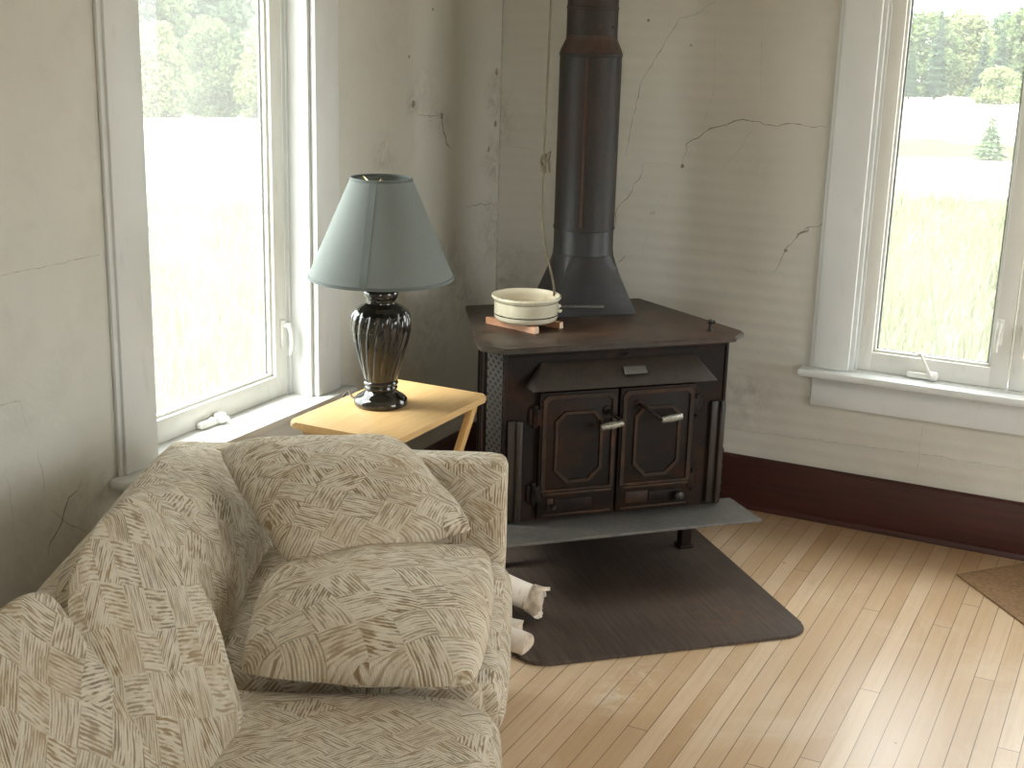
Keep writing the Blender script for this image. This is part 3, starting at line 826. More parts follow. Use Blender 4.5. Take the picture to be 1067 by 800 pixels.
# perforated side screens, set on the chamfer and framed
for s in (-1, 1):
    p0 = Vector((0.358 * s, FZ, 0)); p1 = Vector((0.385 * s, sy(1.09), 0))
    # screen continues a little past the chamfer
    d = (p1 - p0).normalized(); L = (p1 - p0).length
    nrm = Vector((d.y, -d.x, 0)) * (1 if s < 0 else -1)
    if nrm.x * s < 0: nrm = -nrm
    bm = bmesh.new()
    uvl = bm.loops.layers.uv.verify()
    q = []
    for (t, z, o) in ((0.004, 0.225, 0.004), (L - 0.004, 0.225, 0.004), (L - 0.004, 0.722, 0.004), (0.004, 0.722, 0.004), (0.004, 0.225, 0.0), (L - 0.004, 0.225, 0.0), (L - 0.004, 0.722, 0.0), (0.004, 0.722, 0.0)):
        q.append((bm.verts.new(p0 + d * t + nrm * o + Vector((0, 0, z))), t, z))
    for idx in ((0, 1, 2, 3), (7, 6, 5, 4), (0, 4, 5, 1), (1, 5, 6, 2), (2, 6, 7, 3), (3, 7, 4, 0)):
        f = bm.faces.new([q[i][0] for i in idx])
        for l, i in zip(f.loops, idx): l[uvl].uv = (q[i][1], q[i][2])
    finish('perforated_screen', bm, M_PERF, stove, 0)
    # plain side sheet with a raised rib behind the screen
    e0 = Vector((0.385 * s, sy(1.09), 0)); e1 = Vector((0.27 * s, sy(0.63), 0)); dd = (e1 - e0).normalized()
    nn = Vector((dd.y, -dd.x, 0)); nn = nn if nn.x * s > 0 else -nn
    bm = bmesh.new()
    for t0, t1, o in ((0.004, 0.03, 0.010), (0.09, 0.12, 0.008), (0.20, 0.22, 0.008), (0.34, 0.36, 0.008)):
        vs = [e0 + dd * t + nn * oo for t, oo in ((t0, 0), (t0, o), (t1, o), (t1, 0))]
        prism(bm, [(v.x, v.y) for v in vs], 0.21, 0.73)
    finish('side_rib', bm, M_IRON, stove, 20)
# air hood: sloped trapezoid baffle over the doors with its small plate
bm = bmesh.new()
hb, ht = FZ - 0.075, FZ - 0.002
v = [bm.verts.new(p) for p in ((-0.295, hb, 0.628), (0.295, hb, 0.628), (0.247, ht, 0.698), (-0.247, ht, 0.698), (-0.300, ht, 0.628), (0.300, ht, 0.628))]
for q in ((0, 1, 2, 3), (0, 3, 4), (1, 5, 2), (0, 4, 5, 1), (3, 2, 5, 4)):
    bm.faces.new([v[i] for i in q])
bmesh.ops.bevel(bm, geom=bm.edges[:], offset=0.002, segments=1, affect='EDGES')
hood = finish('air_hood', bm, M_HOOD, stove, 25)
bm = bmesh.new()
sl = Matrix.Translation((0.035, (hb + ht) / 2 - 0.004, 0.668)) @ Matrix.Rotation(-math.atan2(0.073, 0.070), 4, 'X')
box(bm, -0.036, 0.036, -0.0035, 0.0015, -0.013, 0.013, 0.001, 1, 0, sl)
finish('badge_plate', bm, M_PLATE, hood, 30)
bm = bmesh.new(); tube(bm, [(0.030, FZ - 0.002, 0.706), (0.020, FZ - 0.02, 0.711), (0.012, FZ - 0.03, 0.712)], 0.004, 8)
finish('draft_pin', bm, M_SPRING, stove)

# doors
def octagon(x0, x1, z0, z1, top, bot):
    return [(x0, z0 + bot), (x0 + bot, z0), (x1 - bot, z0), (x1, z0 + bot), (x1, z1 - top), (x1 - top, z1), (x0 + top, z1), (x0, z1 - top)]
def frame_between(bm, outer, inner, y0, y1):
    n = len(outer)
    R = []
    for pts, yy in ((outer, y0), (outer, y1), (inner, y1), (inner, y0)):
        R.append([bm.verts.new((p[0], yy, p[1])) for p in pts])
    for j in range(4):
        A, B = R[j], R[(j + 1) % 4]
        for i in range(n):
            bm.faces.new((A[i], A[(i + 1) % n], B[(i + 1) % n], B[i]))
for side, x0, x1 in ((-1, -0.252, -0.003), (1, 0.003, 0.252)):
    bm = bmesh.new()
    box(bm, x0, x1, FZ - 0.020, FZ, 0.215, 0.608, 0.005)
    door = finish('door', bm, M_DOOR, stove, 30)
    bm = bmesh.new()
    # raised border with rounded outline, and the bead along it
    o1 = octagon(x0 + 0.008, x1 - 0.008, 0.300, 0.600, 0.014, 0.003); i1 = octagon(x0 + 0.020, x1 - 0.020, 0.308, 0.588, 0.012, 0.003)
    frame_between(bm, o1, i1, FZ - 0.018, FZ - 0.026)
    finish('raised_border', bm, M_DOOR_EDGE, door, 20)
    bm = bmesh.new()
    o2 = octagon(x0 + 0.048, x1 - 0.048, 0.325, 0.548, 0.028, 0.040); i2 = octagon(x0 + 0.058, x1 - 0.058, 0.335, 0.538, 0.025, 0.036)
    frame_between(bm, o2, i2, FZ - 0.018, FZ - 0.027)
    pf = finish('panel_molding', bm, M_DOOR_EDGE, door, 20)
    bm = bmesh.new()
    p2 = octagon(x0 + 0.060, x1 - 0.060, 0.337, 0.536, 0.024, 0.035)
    prism(bm, [(a, b) for a, b in p2], 0, 0.003, M=Matrix(((1, 0, 0, 0), (0, 0, -1, FZ - 0.020), (0, 1, 0, 0), (0, 0, 0, 1))))
    finish('center_panel', bm, M_IRON, pf, 20)
    # lower strip with the slotted draft control
    bm = bmesh.new()
    box(bm, x0 + 0.012, x1 - 0.012, FZ - 0.028, FZ - 0.019, 0.288, 0.298, 0.003)
    box(bm, x0 + 0.012, x1 - 0.012, FZ - 0.026, FZ - 0.019, 0.222, 0.230, 0.003)
    box(bm, x0 + 0.030, x0 + 0.105 if side > 0 else x0 + 0.05, FZ - 0.024, FZ - 0.019, 0.240, 0.278, 0.002)
    dp = finish('draft_panel', bm, M_DOOR_EDGE, door, 30)
    bm = bmesh.new()
    sx0 = x0 + (0.108 if side > 0 else 0.055)
    box(bm, sx0, sx0 + (0.11 if side > 0 else 0.12), FZ - 0.0235, FZ - 0.019, 0.242, 0.274, 0.001)
    finish('draft_slot', bm, M_IRON, dp, 30)
    bm = bmesh.new()
    kx = x1 - 0.046 if side > 0 else x0 + 0.045
    r_k = 0.017 if side > 0 else 0.008
    rings = lathe(bm, [(0.003, 0), (0.006, 0.004), (r_k * 0.75, 0.012), (r_k, 0.018), (r_k * 0.85, 0.026), (r_k * 0.3, 0.030)], 16)
    bmesh.ops.transform(bm, matrix=Matrix.Translation((kx, FZ - 0.022, 0.256)) @ Matrix.Rotation(PI / 2, 4, 'X'), verts=bm.verts[:])
    finish('draft_knob', bm, M_SPRING, dp)
    # hinges on the outer edge
    for hz in (0.295, 0.535):
        bm = bmesh.new(); hx = x0 - 0.010 if side < 0 else x1 + 0.010
        lathe(bm, [(0.0, hz - 0.036), (0.007, hz - 0.035), (0.009, hz - 0.03), (0.009, hz - 0.002), (0.0075, hz), (0.009, hz + 0.002), (0.009, hz + 0.03), (0.007, hz + 0.035), (0.0, hz + 0.036)], 12, hx, FZ - 0.010)
        box(bm, min(hx, hx + 0.022 * -side), max(hx, hx + 0.022 * -side), FZ - 0.022, FZ - 0.010, hz - 0.025, hz + 0.025, 0.002)
        box(bm, min(hx, hx + 0.02 * side), max(hx, hx + 0.02 * side), FZ - 0.009, FZ - 0.0, hz - 0.025, hz + 0.025, 0.002)
        finish('hinge', bm, M_DOOR, door)
    # handle: bent rod with a wound wire grip
    bm = bmesh.new()
    if side < 0:
        rod = [(-0.040, FZ - 0.018, 0.545), (-0.038, FZ - 0.035, 0.543), (-0.018, FZ - 0.055, 0.527), (-0.006, FZ - 0.064, 0.517), (-0.016, FZ - 0.068, 0.512), (-0.080, FZ - 0.066, 0.505)]
        g0, g1 = Vector((-0.006, FZ - 0.067, 0.514)), Vector((-0.076, FZ - 0.066, 0.505))
    else:
        rod = [(0.060, FZ - 0.018, 0.556), (0.062, FZ - 0.045, 0.556), (0.072, FZ - 0.058, 0.551), (0.115, FZ - 0.066, 0.520), (0.128, FZ - 0.066, 0.515), (0.190, FZ - 0.066, 0.520)]
        g0, g1 = Vector((0.122, FZ - 0.066, 0.515)), Vector((0.187, FZ - 0.066, 0.521))
    tube(bm, rod, 0.0055, 10)
    lathe(bm, [(0.0, 0), (0.013, 0.0), (0.013, 0.008), (0.006, 0.012)], 14)
    vs = bm.verts[-56:]
    bmesh.ops.transform(bm, matrix=Matrix.Translation(Vector(rod[0]) + Vector((0, 0.001, 0))) @ Matrix.Rotation(PI / 2, 4, 'X'), verts=vs)
    hd = finish('handle', bm, M_DOOR, door)
    bm = bmesh.new(); pts = []; dg = g1 - g0; turns = 13
    n = turns * 10
    a1 = dg.normalized(); b1 = a1.cross(Vector((0, 1, 0))).normalized(); c1 = a1.cross(b1)
    for i in range(n + 1):
        t = i / n; rr = 0.0066 + 0.0028 * math.sin(PI * t)
        pts.append(g0 + dg * t + (b1 * math.cos(2 * PI * turns * t) + c1 * math.sin(2 * PI * turns * t)) * rr)
    tube(bm, pts, 0.0026, 6)
    tube(bm, [g0 + dg * t for t in (0.0, 0.25, 0.5, 0.75, 1.0)], [0.006, 0.008, 0.009, 0.008, 0.006], 12)
    finish('coil_grip', bm, M_COIL, hd)['label'] = 'pale wire-wound grip on the stove door handle'
# channel bars either side of the doors
for x0, x1, zt in ((-0.347, -0.308, 0.525), (0.312, 0.352, 0.545)):
    bm = bmesh.new()
    box(bm, x0, x1, FZ - 0.016, FZ, 0.215, zt, 0.003)
    box(bm, x0 + 0.024, x1 + 0.002, FZ - 0.030, FZ - 0.010, 0.215, zt + 0.002, 0.005)
    finish('channel_bar', bm, M_HOOD, stove, 30)
# ash shelf
bm = bmesh.new()
sh = [(-0.425, sy(1.135)), (0.425, sy(1.135)), (0.432, sy(1.335)), (-0.432, sy(1.335))]
prism(bm, sh, 0.195, 0.204, 0.002, 1)
box(bm, -0.30, 0.30, sy(1.20), sy(1.17), 0.170, 0.195, 0.003)
finish('ash_shelf', bm, M_SHELF, stove, 25)
# bottom pan and legs
bm = bmesh.new(); prism(bm, [(-0.26, sy(0.65)), (0.26, sy(0.65)), (0.36, sy(1.08)), (0.33, sy(1.15)), (-0.33, sy(1.15)), (-0.36, sy(1.08))], 0.180, 0.206)
finish('bottom_pan', bm, M_IRON, stove, 20)
for lx, ls in ((-0.32, 1.04), (0.32, 1.04), (-0.22, 0.70), (0.22, 0.70)):
    bm = bmesh.new()
    box(bm, lx - 0.018, lx + 0.018, sy(ls) - 0.018, sy(ls) + 0.018, 0.0105, 0.182, 0.003)
    box(bm, lx - 0.024, lx + 0.024, sy(ls) - 0.024, sy(ls) + 0.024, 0.0105, 0.020, 0.003)
    finish('leg', bm, M_IRON, stove, 30)
# ribbed draft casting low on the right flank
bm = bmesh.new()
for i in range(6):
    box(bm, 0.368, 0.405, sy(1.10) - 0.014, sy(1.10) + 0.05, 0.215 + i * 0.026, 0.236 + i * 0.026, 0.006)
box(bm, 0.362, 0.395, sy(1.10) - 0.010, sy(1.10) + 0.045, 0.21, 0.372, 0.004)
finish('side_casting', bm, M_IRON, stove, 30)
# damper knob on the top right
bm = bmesh.new()
kx, ky = 0.325, sy(1.112)
lathe(bm, [(0.0, 0.749), (0.010, 0.750), (0.010, 0.754), (0.0045, 0.757), (0.0045, 0.770), (0.008, 0.774), (0.009, 0.781), (0.005, 0.786), (0.0, 0.787)], 14, kx, ky)
tube(bm, [(kx, ky, 0.776), (kx + 0.013, ky - 0.004, 0.779)], [0.005, 0.006], 8)
finish('damper_knob', bm, M_SPRING, stove)

# ------------------------------------------------------------------ stovepipe
PU, PS = 0.046, 0.755
pipe = thing('stovepipe', 'black stovepipe with a flared boot rising from the stove top', 'stovepipe', US(PU, PS, 0.750), PI / 4)
def psy(s): return -(s - PS)
# square-to-round boot
bm = bmesh.new()
N = 48; rings = []
for t in [i / 8 for i in range(9)]:
    z = 0.001 + 0.195 * t; ring = []
    for k in range(N):
        a = 2 * PI * k / N + PI / 4
        cr = Vector((0.0955 * math.cos(a), 0.0955 * math.sin(a)))
        # square with corners at 45 degrees
        m = max(abs(math.cos(a)), abs(math.sin(a)))
        sq = Vector((math.cos(a) / m * 0.148 + 0.012, math.sin(a) / m * 0.100 + 0.014))
        p = sq.lerp(cr, t)
        ring.append(bm.verts.new((p.x, p.y, z)))
    rings.append(ring)
for a, b in zip(rings, rings[1:]):
    for k in range(N): bm.faces.new((a[k], a[(k + 1) % N], b[(k + 1) % N], b[k]))
bm.faces.new(rings[-1]); bm.faces.new(rings[0][::-1])
finish('boot', bm, M_BOOT, pipe, 30)
bm = bmesh.new(); lathe(bm, [(0.0945, 0.19), (0.0975, 0.192), (0.0975, 0.198), (0.0955, 0.203), (0.0955, 0.268), (0.0945, 0.27)], 48)
finish('lower_collar', bm, M_BOOT, pipe, 30)
bm = bmesh.new(); lathe(bm, [(0.0940, 0.27), (0.0985, 0.271), (0.0985, 0.279), (0.0965, 0.283), (0.0965, 0.805), (0.0985, 0.808), (0.0985, 0.815), (0.096, 0.817)], 48)
# lapped seam up the pipe
a = math.radians(-118)
jk = finish('jacket_pipe', bm, M_PIPE, pipe, 30)
bm = bmesh.new()
ca, sa = math.cos(a), math.sin(a)
prism(bm, [(0.0955 * ca - 0.005 * sa, 0.0955 * sa + 0.005 * ca), (0.099 * ca - 0.004 * sa, 0.099 * sa + 0.004 * ca), (0.099 * ca + 0.004 * sa, 0.099 * sa - 0.004 * ca), (0.0955 * ca + 0.005 * sa, 0.0955 * sa - 0.005 * ca)], 0.283, 0.805)
finish('seam', bm, M_PIPE_RUST, jk, 0)
bm = bmesh.new(); lathe(bm, [(0.095, 0.812), (0.097, 0.818), (0.094, 0.826), (0.082, 0.852), (0.0795, 0.857), (0.0795, 0.868), (0.078, 0.87)], 48)
finish('reducer', bm, M_PIPE_RUST, pipe, 30)['label'] = 'rusty cone reducer'
bm = bmesh.new()
prof = [(0.0775, 0.865), (0.079, 0.869), (0.079, 0.945), (0.0805, 0.947), (0.0805, 0.953), (0.0785, 0.956), (0.0785, 0.975), (0.0800, 0.977), (0.080, 0.982), (0.0778, 0.985), (0.0778, 1.699)]
lathe(bm, prof, 48)
up = finish('upper_pipe', bm, M_PIPE, pipe, 30)
for aa in (-60, -95, -140):
    bm = bmesh.new(); ra = math.radians(aa); tube(bm, [(0.078 * math.cos(ra), 0.078 * math.sin(ra), 0.895), (0.0815 * math.cos(ra), 0.0815 * math.sin(ra), 0.895)], [0.004, 0.003], 8)
    finish('screw', bm, M_PIPE_RUST, up)

# ------------------------------------------------------------------ hearth mat
ma = math.radians(45 - 2.0)
mo = US(0.0, 1.11, 0.0)
bm = bmesh.new()
hw, hd, rc = 0.430, 0.600, 0.075
pts = arc(hw - rc, hd - rc, rc, 0, 90) + arc(-hw + rc, hd - rc, rc, 90, 180) + arc(-hw + rc, -hd + rc, rc, 180, 270) + arc(hw - rc, -hd + rc, rc, 270, 360)
prism(bm, pts, 0.0005, 0.0100, 0.003, 2)
hm = finish('hearth_mat', bm, M_MAT, None, 35, mo); hm.rotation_euler = (0, 0, ma)
tag(hm, 'dark brown ribbed hearth mat with rounded corners under the stove', 'mat')

# brown board-like mat at the right edge
bm = bmesh.new()
pts = [(0, 0), (0.42, -0.51), (1.05, 0.0), (0.75, 0.40), (0.20, 0.245)]
pts = [(1.799 + x, -0.271 + y) for x, y in [(0, 0), (0.466, -0.564), (1.05, -0.08), (0.78, 0.205), (0.19, 0.222)]]
prism(bm, pts[::-1], 0.0005, 0.006, 0.0015, 1)
fm = finish('floor_mat', bm, M_BROWNMAT, None, 30)
tag(fm, 'flat tan-brown mat on the strip floor by the right baseboard', 'mat')

# ------------------------------------------------------------------ saucepan on two split sticks
def stick(label, a, b, w, h, seed):
    a = Vector(a); b = Vector(b); d = (b - a); L = d.length
    bm = bmesh.new(); rnd = random.Random(seed)
    n = 9; rings = []
    for i in range(n):
        t = i / (n - 1)
        j = lambda: rnd.uniform(-0.0012, 0.0012)
        rings.append([bm.verts.new((t * L + (j() if 0 < i < n - 1 else j() * 2), yy * w / 2 + j(), zz)) for yy, zz in ((-1, 0.0004), (1, 0.0004), (0.85, h + j()), (-0.75, h - 0.0005 + j()))])
    for i in range(n - 1):
        for k2 in range(4): bm.faces.new((rings[i][k2], rings[i][(k2 + 1) % 4], rings[i + 1][(k2 + 1) % 4], rings[i + 1][k2]))
    f1 = bm.faces.new(rings[0][::-1]); f2 = bm.faces.new(rings[-1]); f1.material_index = f2.material_index = 1
    o = finish('kindling_stick', bm, [M_STICK, M_STICKEND], None, 20, a)
    o.rotation_euler = (0, 0, math.atan2(d.y, d.x))
    tag(o, label, 'stick', 'sticks under the saucepan')
PANU, PANS = -0.204, 0.930
stick('front split stick under the saucepan, its pale cut end facing forward', US(-0.305, 0.865, 0.750), US(-0.205, 1.035, 0.750), 0.020, 0.020, 1)
stick('rear split stick under the saucepan, mostly hidden, ending below the handle', US(-0.215, 0.835, 0.750), US(-0.108, 0.985, 0.750), 0.020, 0.020, 2)
pan = thing('saucepan', 'cream enamel saucepan with dark stripes on the stove top', 'saucepan', US(PANU, PANS, 0.7705), PI / 4)
bm = bmesh.new()
prof = [(r_ * 1.06, z_ * 1.18) for r_, z_ in [(0.0, 0.0), (0.080, 0.0), (0.088, 0.003), (0.0925, 0.010), (0.0935, 0.05), (0.0945, 0.054), (0.0995, 0.058), (0.1015, 0.062), (0.1000, 0.066), (0.0955, 0.066), (0.0915, 0.060), (0.0905, 0.05), (0.0890, 0.012), (0.084, 0.005), (0.0, 0.0035)]]
mi = [0] * 9 + [1] * 5
lathe(bm, prof, 56, cap=False, mi=mi)
bmesh.ops.remove_doubles(bm, verts=bm.verts[:], dist=1e-6)
finish('bowl', bm, [M_ENAMEL, M_ENAMEL_IN], pan, 50)
bm = bmesh.new()
tube(bm, [(0.090, 0.0, 0.036), (0.104, 0.0, 0.036), (0.112, 0.0, 0.036)], [0.011, 0.009, 0.007], 12)
lug = finish('handle_socket', bm, M_ENAMEL, pan)
bm = bmesh.new()
pp = [(0.102, 0.0, 0.034), (0.125, -0.002, 0.034), (0.18, -0.004, 0.031), (0.255, -0.002, 0.026)]
tube(bm, pp, [0.007, 0.007, 0.0085, 0.009], 10)
for v in bm.verts: v.co.z = 0.035 + (v.co.z - 0.035) * 0.75
finish('handle', bm, M_HANDLE, pan)
bm = bmesh.new(); tube(bm, [(0.091, -0.022, 0.027), (0.102, -0.024, 0.026), (0.109, -0.022, 0.029)], [0.005, 0.006, 0.003], 8)
finish('lug', bm, M_ENAMEL, pan)

# ------------------------------------------------------------------ cord hanging in front of the pipe
bm = bmesh.new()
cp = [US(-0.165, 0.985, 2.449), US(-0.172, 0.99, 1.9), US(-0.1775, 0.99, 1.717), US(-0.181, 0.99, 1.503), US(-0.182, 0.985, 1.269), US(-0.176, 0.965, 1.12), US(-0.158, 0.96, 0.998), US(-0.135, 0.955, 0.92), US(-0.115, 0.93, 0.868), US(-0.108, 0.915, 0.838)]
def smooth_path(pts, n=6):
    out = []
    for i in range(len(pts) - 1):
        p0, p1, p2, p3 = pts[max(i - 1, 0)], pts[i], pts[i + 1], pts[min(i + 2, len(pts) - 1)]
        for j in range(n):
            t = j / n
            out.append(0.5 * ((2 * p1) + (p2 - p0) * t + (2 * p0 - 5 * p1 + 4 * p2 - p3) * t * t + (3 * p1 - p0 - 3 * p2 + p3) * t ** 3))
    out.append(pts[-1]); return out
c0 = cp[0].copy()
tube(bm, [p - c0 for p in smooth_path(cp)], 0.0036, 7)
cord = finish('hanging_cord', bm, M_STRING, None, 60, c0)
tag(cord, 'old grey cord hanging from the ceiling in front of the stovepipe', 'cord')
bm = bmesh.new()
kc = US(-0.182, 0.985, 1.262) - c0
for i in range(3):
    ang = i * 1.1
    pts = [kc + Vector((0.009 * math.cos(t + ang), 0.007 * math.sin(t), 0.018 * math.sin(t * 1.0 + ang) - 0.01 * i)) for t in [2 * PI * q / 14 for q in range(15)]]
    tube(bm, pts, 0.0036, 6)
tube(bm, [kc + Vector((0.006, 0, 0.01)), kc + Vector((0.016, 0.012, 0.028)), kc + Vector((0.012, 0.012, 0.0)), kc + Vector((0.016, 0.010, -0.035))], 0.003, 6)
finish('knot', bm, M_STRING, cord, 60)

# ------------------------------------------------------------------ folding tray table
TC = Vector((0.414, -1.424, 0.0)); TZ = 0.63
tb = thing('tray_table', 'light honey wood folding tray table with crossed legs beside the sofa arm', 'table', TC, math.radians(-0.5))
hx, hy = 0.165, 0.255
bm = bmesh.new()
rc = 0.022
pts = arc(hx - rc, hy - rc, rc, 0, 90, 5) + arc(-hx + rc, hy - rc, rc, 90, 180, 5) + arc(-hx + rc, -hy + rc, rc, 180, 270, 5) + arc(hx - rc, -hy + rc, rc, 270, 360, 5)
prism(bm, pts, TZ - 0.018, TZ, 0.004, 2)
finish('table_top', bm, M_BEECH, tb, 30)
# cleats under the two short ends, with notches for the legs
for sgn in (-1, 1):
    bm = bmesh.new()
    box(bm, -hx + 0.03, hx - 0.03, sgn * (hy - 0.035) - 0.010, sgn * (hy - 0.035) + 0.010, TZ - 0.040, TZ - 0.0175, 0.003)
    finish('cleat', bm, M_BEECH, tb, 30)
def bar(bm, a, b, w, t, side):
    """flat leg from a to b, width w in the leg plane, thickness t along side"""
    a = Vector(a); b = Vector(b); d = (b - a).normalized(); s = Vector(side).normalized(); e = d.cross(s).normalized()
    vs = []
    for p in (a, b):
        for x, y in ((-1, -1), (1, -1), (1, 1), (-1, 1)):
            vs.append(bm.verts.new(p + e * x * w / 2 + s * y * t / 2))
    fs = [(0, 1, 5, 4), (1, 2, 6, 5), (2, 3, 7, 6), (3, 0, 4, 7), (3, 2, 1, 0), (4, 5, 6, 7)]
    for f in fs: bm.faces.new([vs[i] for i in f])
    bmesh.ops.bevel(bm, geom=list({e2 for v in vs for e2 in v.link_edges}), offset=0.003, segments=2, affect='EDGES')
for sx, inset in ((-1, 0.028), (1, 0.028)):
    for k2, (ya, yb, off) in enumerate(((0.215, -0.225, 0.0), (-0.215, 0.225, 0.021))):
        x = sx * (hx - inset - off)
        bm = bmesh.new()
        bar(bm, (x, ya, TZ - 0.022), (x, yb, 0.004), 0.030, 0.018, (1, 0, 0))
        finish('leg', bm, M_BEECHZ, tb, 30)
for y, z in ((-0.20, 0.045), (0.20, 0.045), (0.0, 0.30)):
    bm = bmesh.new(); tube(bm, [(-hx + 0.03, y, z), (hx - 0.03, y, z)], 0.008, 10)
    finish('stretcher', bm, M_BEECHZ, tb, 40)

# ------------------------------------------------------------------ table lamp
LP = Vector((0.372, -1.415, TZ))
lamp = thing('table_lamp', 'table lamp with swirled black ceramic base and grey-green cone shade on the tray table', 'lamp', LP, 0.4)
bm = bmesh.new()
prof = [(0.0000, 0.0006), (0.0700, 0.0006), (0.0737, 0.0041), (0.0742, 0.0113), (0.0721, 0.0194), (0.0636, 0.0266), (0.0530, 0.0327), (0.0456, 0.0389), (0.0424, 0.0430), (0.0451, 0.0471), (0.0461, 0.0512), (0.0440, 0.0552), (0.0435, 0.0573), (0.0477, 0.0614), (0.0477, 0.0655), (0.0445, 0.0696)]
lathe(bm, prof, 64, cap=False)
finish('foot', bm, M_LAMP, lamp, 50)
bm = bmesh.new()
bp = [(0.0424, 0.0675), (0.0456, 0.0767), (0.0498, 0.0921), (0.0562, 0.1146), (0.0636, 0.1402), (0.0710, 0.1657), (0.0774, 0.1913), (0.0816, 0.2118), (0.0832, 0.2302), (0.0822, 0.2455), (0.0784, 0.2578), (0.0710, 0.2680), (0.0594, 0.2762), (0.0488, 0.2823), (0.0424, 0.2875)]
def interp(prof, n):
    out = []
    for i in range(n + 1):
        t = i / n * (len(prof) - 1); k2 = min(int(t), len(prof) - 2); f = t - k2
        out.append((prof[k2][0] * (1 - f) + prof[k2 + 1][0] * f, prof[k2][1] * (1 - f) + prof[k2 + 1][1] * f))
    return out
def fl(a, z):
    k2 = max(0, min(1, (z - 0.068) / 0.03)) * max(0, min(1, (0.278 - z) / 0.03))
    w = abs(math.sin(0.5 * (16 * a - (z - 0.07) * 42.0)))
    return 1 - 0.075 * k2 * (1 - w) ** 1.6
lathe(bm, interp(bp, 56), 256, flute=fl, cap=False)
finish('body', bm, M_LAMP, lamp, 60)
bm = bmesh.new()
lathe(bm, [(0.0424, 0.2864), (0.0413, 0.2936), (0.0424, 0.2987), (0.0461, 0.3049), (0.0482, 0.3130), (0.0466, 0.3212), (0.0392, 0.3274), (0.0276, 0.3304), (0.0000, 0.3315)], 48, cap=False)
finish('neck', bm, M_LAMP, lamp, 50)
bm = bmesh.new(); lathe(bm, [(0.0, 0.3310), (0.014, 0.3320), (0.014, 0.3390), (0.019, 0.3440), (0.019, 0.3810), (0.016, 0.3850), (0.0, 0.3860)], 24, cap=False)
finish('socket', bm, M_BRASS, lamp)
bm = bmesh.new(); lathe(bm, [(0.0, 0.3820), (0.013, 0.3830), (0.014, 0.3990), (0.026, 0.4290), (0.030, 0.4490), (0.026, 0.4710), (0.012, 0.4830), (0.0, 0.4850)], 24, cap=False)
finish('bulb', bm, simple('frosted_bulb', (0.8, 0.8, 0.78), 0.3), lamp)
bm = bmesh.new()
hp = [Vector((0.018, 0, 0.365)), Vector((0.050, 0, 0.385)), Vector((0.056, 0, 0.44)), Vector((0.046, 0, 0.52)), Vector((0.014, 0, 0.592)), Vector((0, 0, 0.598))]
hp = smooth_path(hp, 5); hp += [Vector((-p.x, 0, p.z)) for p in hp[-2::-1]]
tube(bm, hp, 0.002, 6)
finish('harp', bm, M_BRASS, lamp)
ZB, ZT, RB, RT = 0.356, 0.621, 0.196, 0.081
bm = bmesh.new(); uvl = bm.loops.layers.uv.verify()
N = 72
def ringv(r, z): return [bm.verts.new((r * math.cos(2 * PI * k / N), r * math.sin(2 * PI * k / N), z)) for k in range(N)]
R = [ringv(RB, ZB), ringv((RB + RT) / 2, (ZB + ZT) / 2), ringv(RT, ZT), ringv(RT - 0.0015, ZT), ringv((RB + RT) / 2 - 0.0015, (ZB + ZT) / 2), ringv(RB - 0.0015, ZB)]
for i in range(6):
    A, B = R[i], R[(i + 1) % 6]
    for k in range(N):
        f = bm.faces.new((A[k], A[(k + 1) % N], B[(k + 1) % N], B[k]))
        for l, uv in zip(f.loops, ((k, i), (k + 1, i), (k + 1, i + 1), (k, i + 1))): l[uvl].uv = (uv[0] * 0.0125, uv[1] * 0.165)
shade = finish('shade', bm, M_SHADE, lamp, 60)
shade['label'] = 'grey-green cloth cone shade'
bm = bmesh.new()
lathe(bm, [(RB - 0.0035, ZB - 0.001), (RB + 0.001, ZB - 0.001), (RB - 0.0012, ZB + 0.007), (RB - 0.0055, ZB + 0.007), (RB - 0.0035, ZB - 0.001)], 72, cap=False)
finish('bottom_trim', bm, M_SHADETRIM, shade, 30)
bm = bmesh.new()
lathe(bm, [(RT - 0.003, ZT + 0.0015), (RT + 0.001, ZT + 0.0015), (RT + 0.0035, ZT - 0.006), (RT - 0.0005, ZT - 0.006), (RT - 0.003, ZT + 0.0015)], 72, cap=False)
finish('top_trim', bm, M_SHADETRIM, shade, 30)
# overlapping seam strip facing the room
bm = bmesh.new()
camdir = math.atan2(-4.456 + 1.415, 2.259 - 0.372) - 0.4
a0 = camdir - math.radians(14)
def cone_pt(a, t, o): 
    r = RB + (RT - RB) * t + o
    return (r * math.cos(a), r * math.sin(a), ZB + (ZT - ZB) * t)
gr = []
for i in range(9):
    t = 0.015 + 0.965 * i / 8
    w0 = 0.0095 / (RB + (RT - RB) * t)
    gr.append([bm.verts.new(cone_pt(a0 + s * w0, t, o)) for s, o in ((-1, 0.0002), (1, 0.0002), (1, 0.0012), (-1, 0.0012))])
for A, B in zip(gr, gr[1:]):
    for k in range(4): bm.faces.new((A[k], A[(k + 1) % 4], B[(k + 1) % 4], B[k]))
bm.faces.new(gr[0]); bm.faces.new(gr[-1][::-1])
finish('seam_strip', bm, M_SHADESEAM, shade, 30)
bm = bmesh.new()
for k in range(3):
    a = 2 * PI * k / 3 + 0.3
    tube(bm, [(0.004 * math.cos(a), 0.004 * math.sin(a), 0.600), (0.05 * math.cos(a), 0.05 * math.sin(a), 0.604), ((RT - 0.002) * math.cos(a), (RT - 0.002) * math.sin(a), ZT - 0.003)], 0.0016, 6)
lathe(bm, [(0.0, 0.597), (0.012, 0.598), (0.012, 0.602), (0.006, 0.604), (0.007, 0.612), (0.0, 0.618)], 16, cap=False)
finish('shade_fitter', bm, M_BRASS, shade)
bm = bmesh.new()
dl = Matrix.Rotation(-0.4, 3, 'Z')
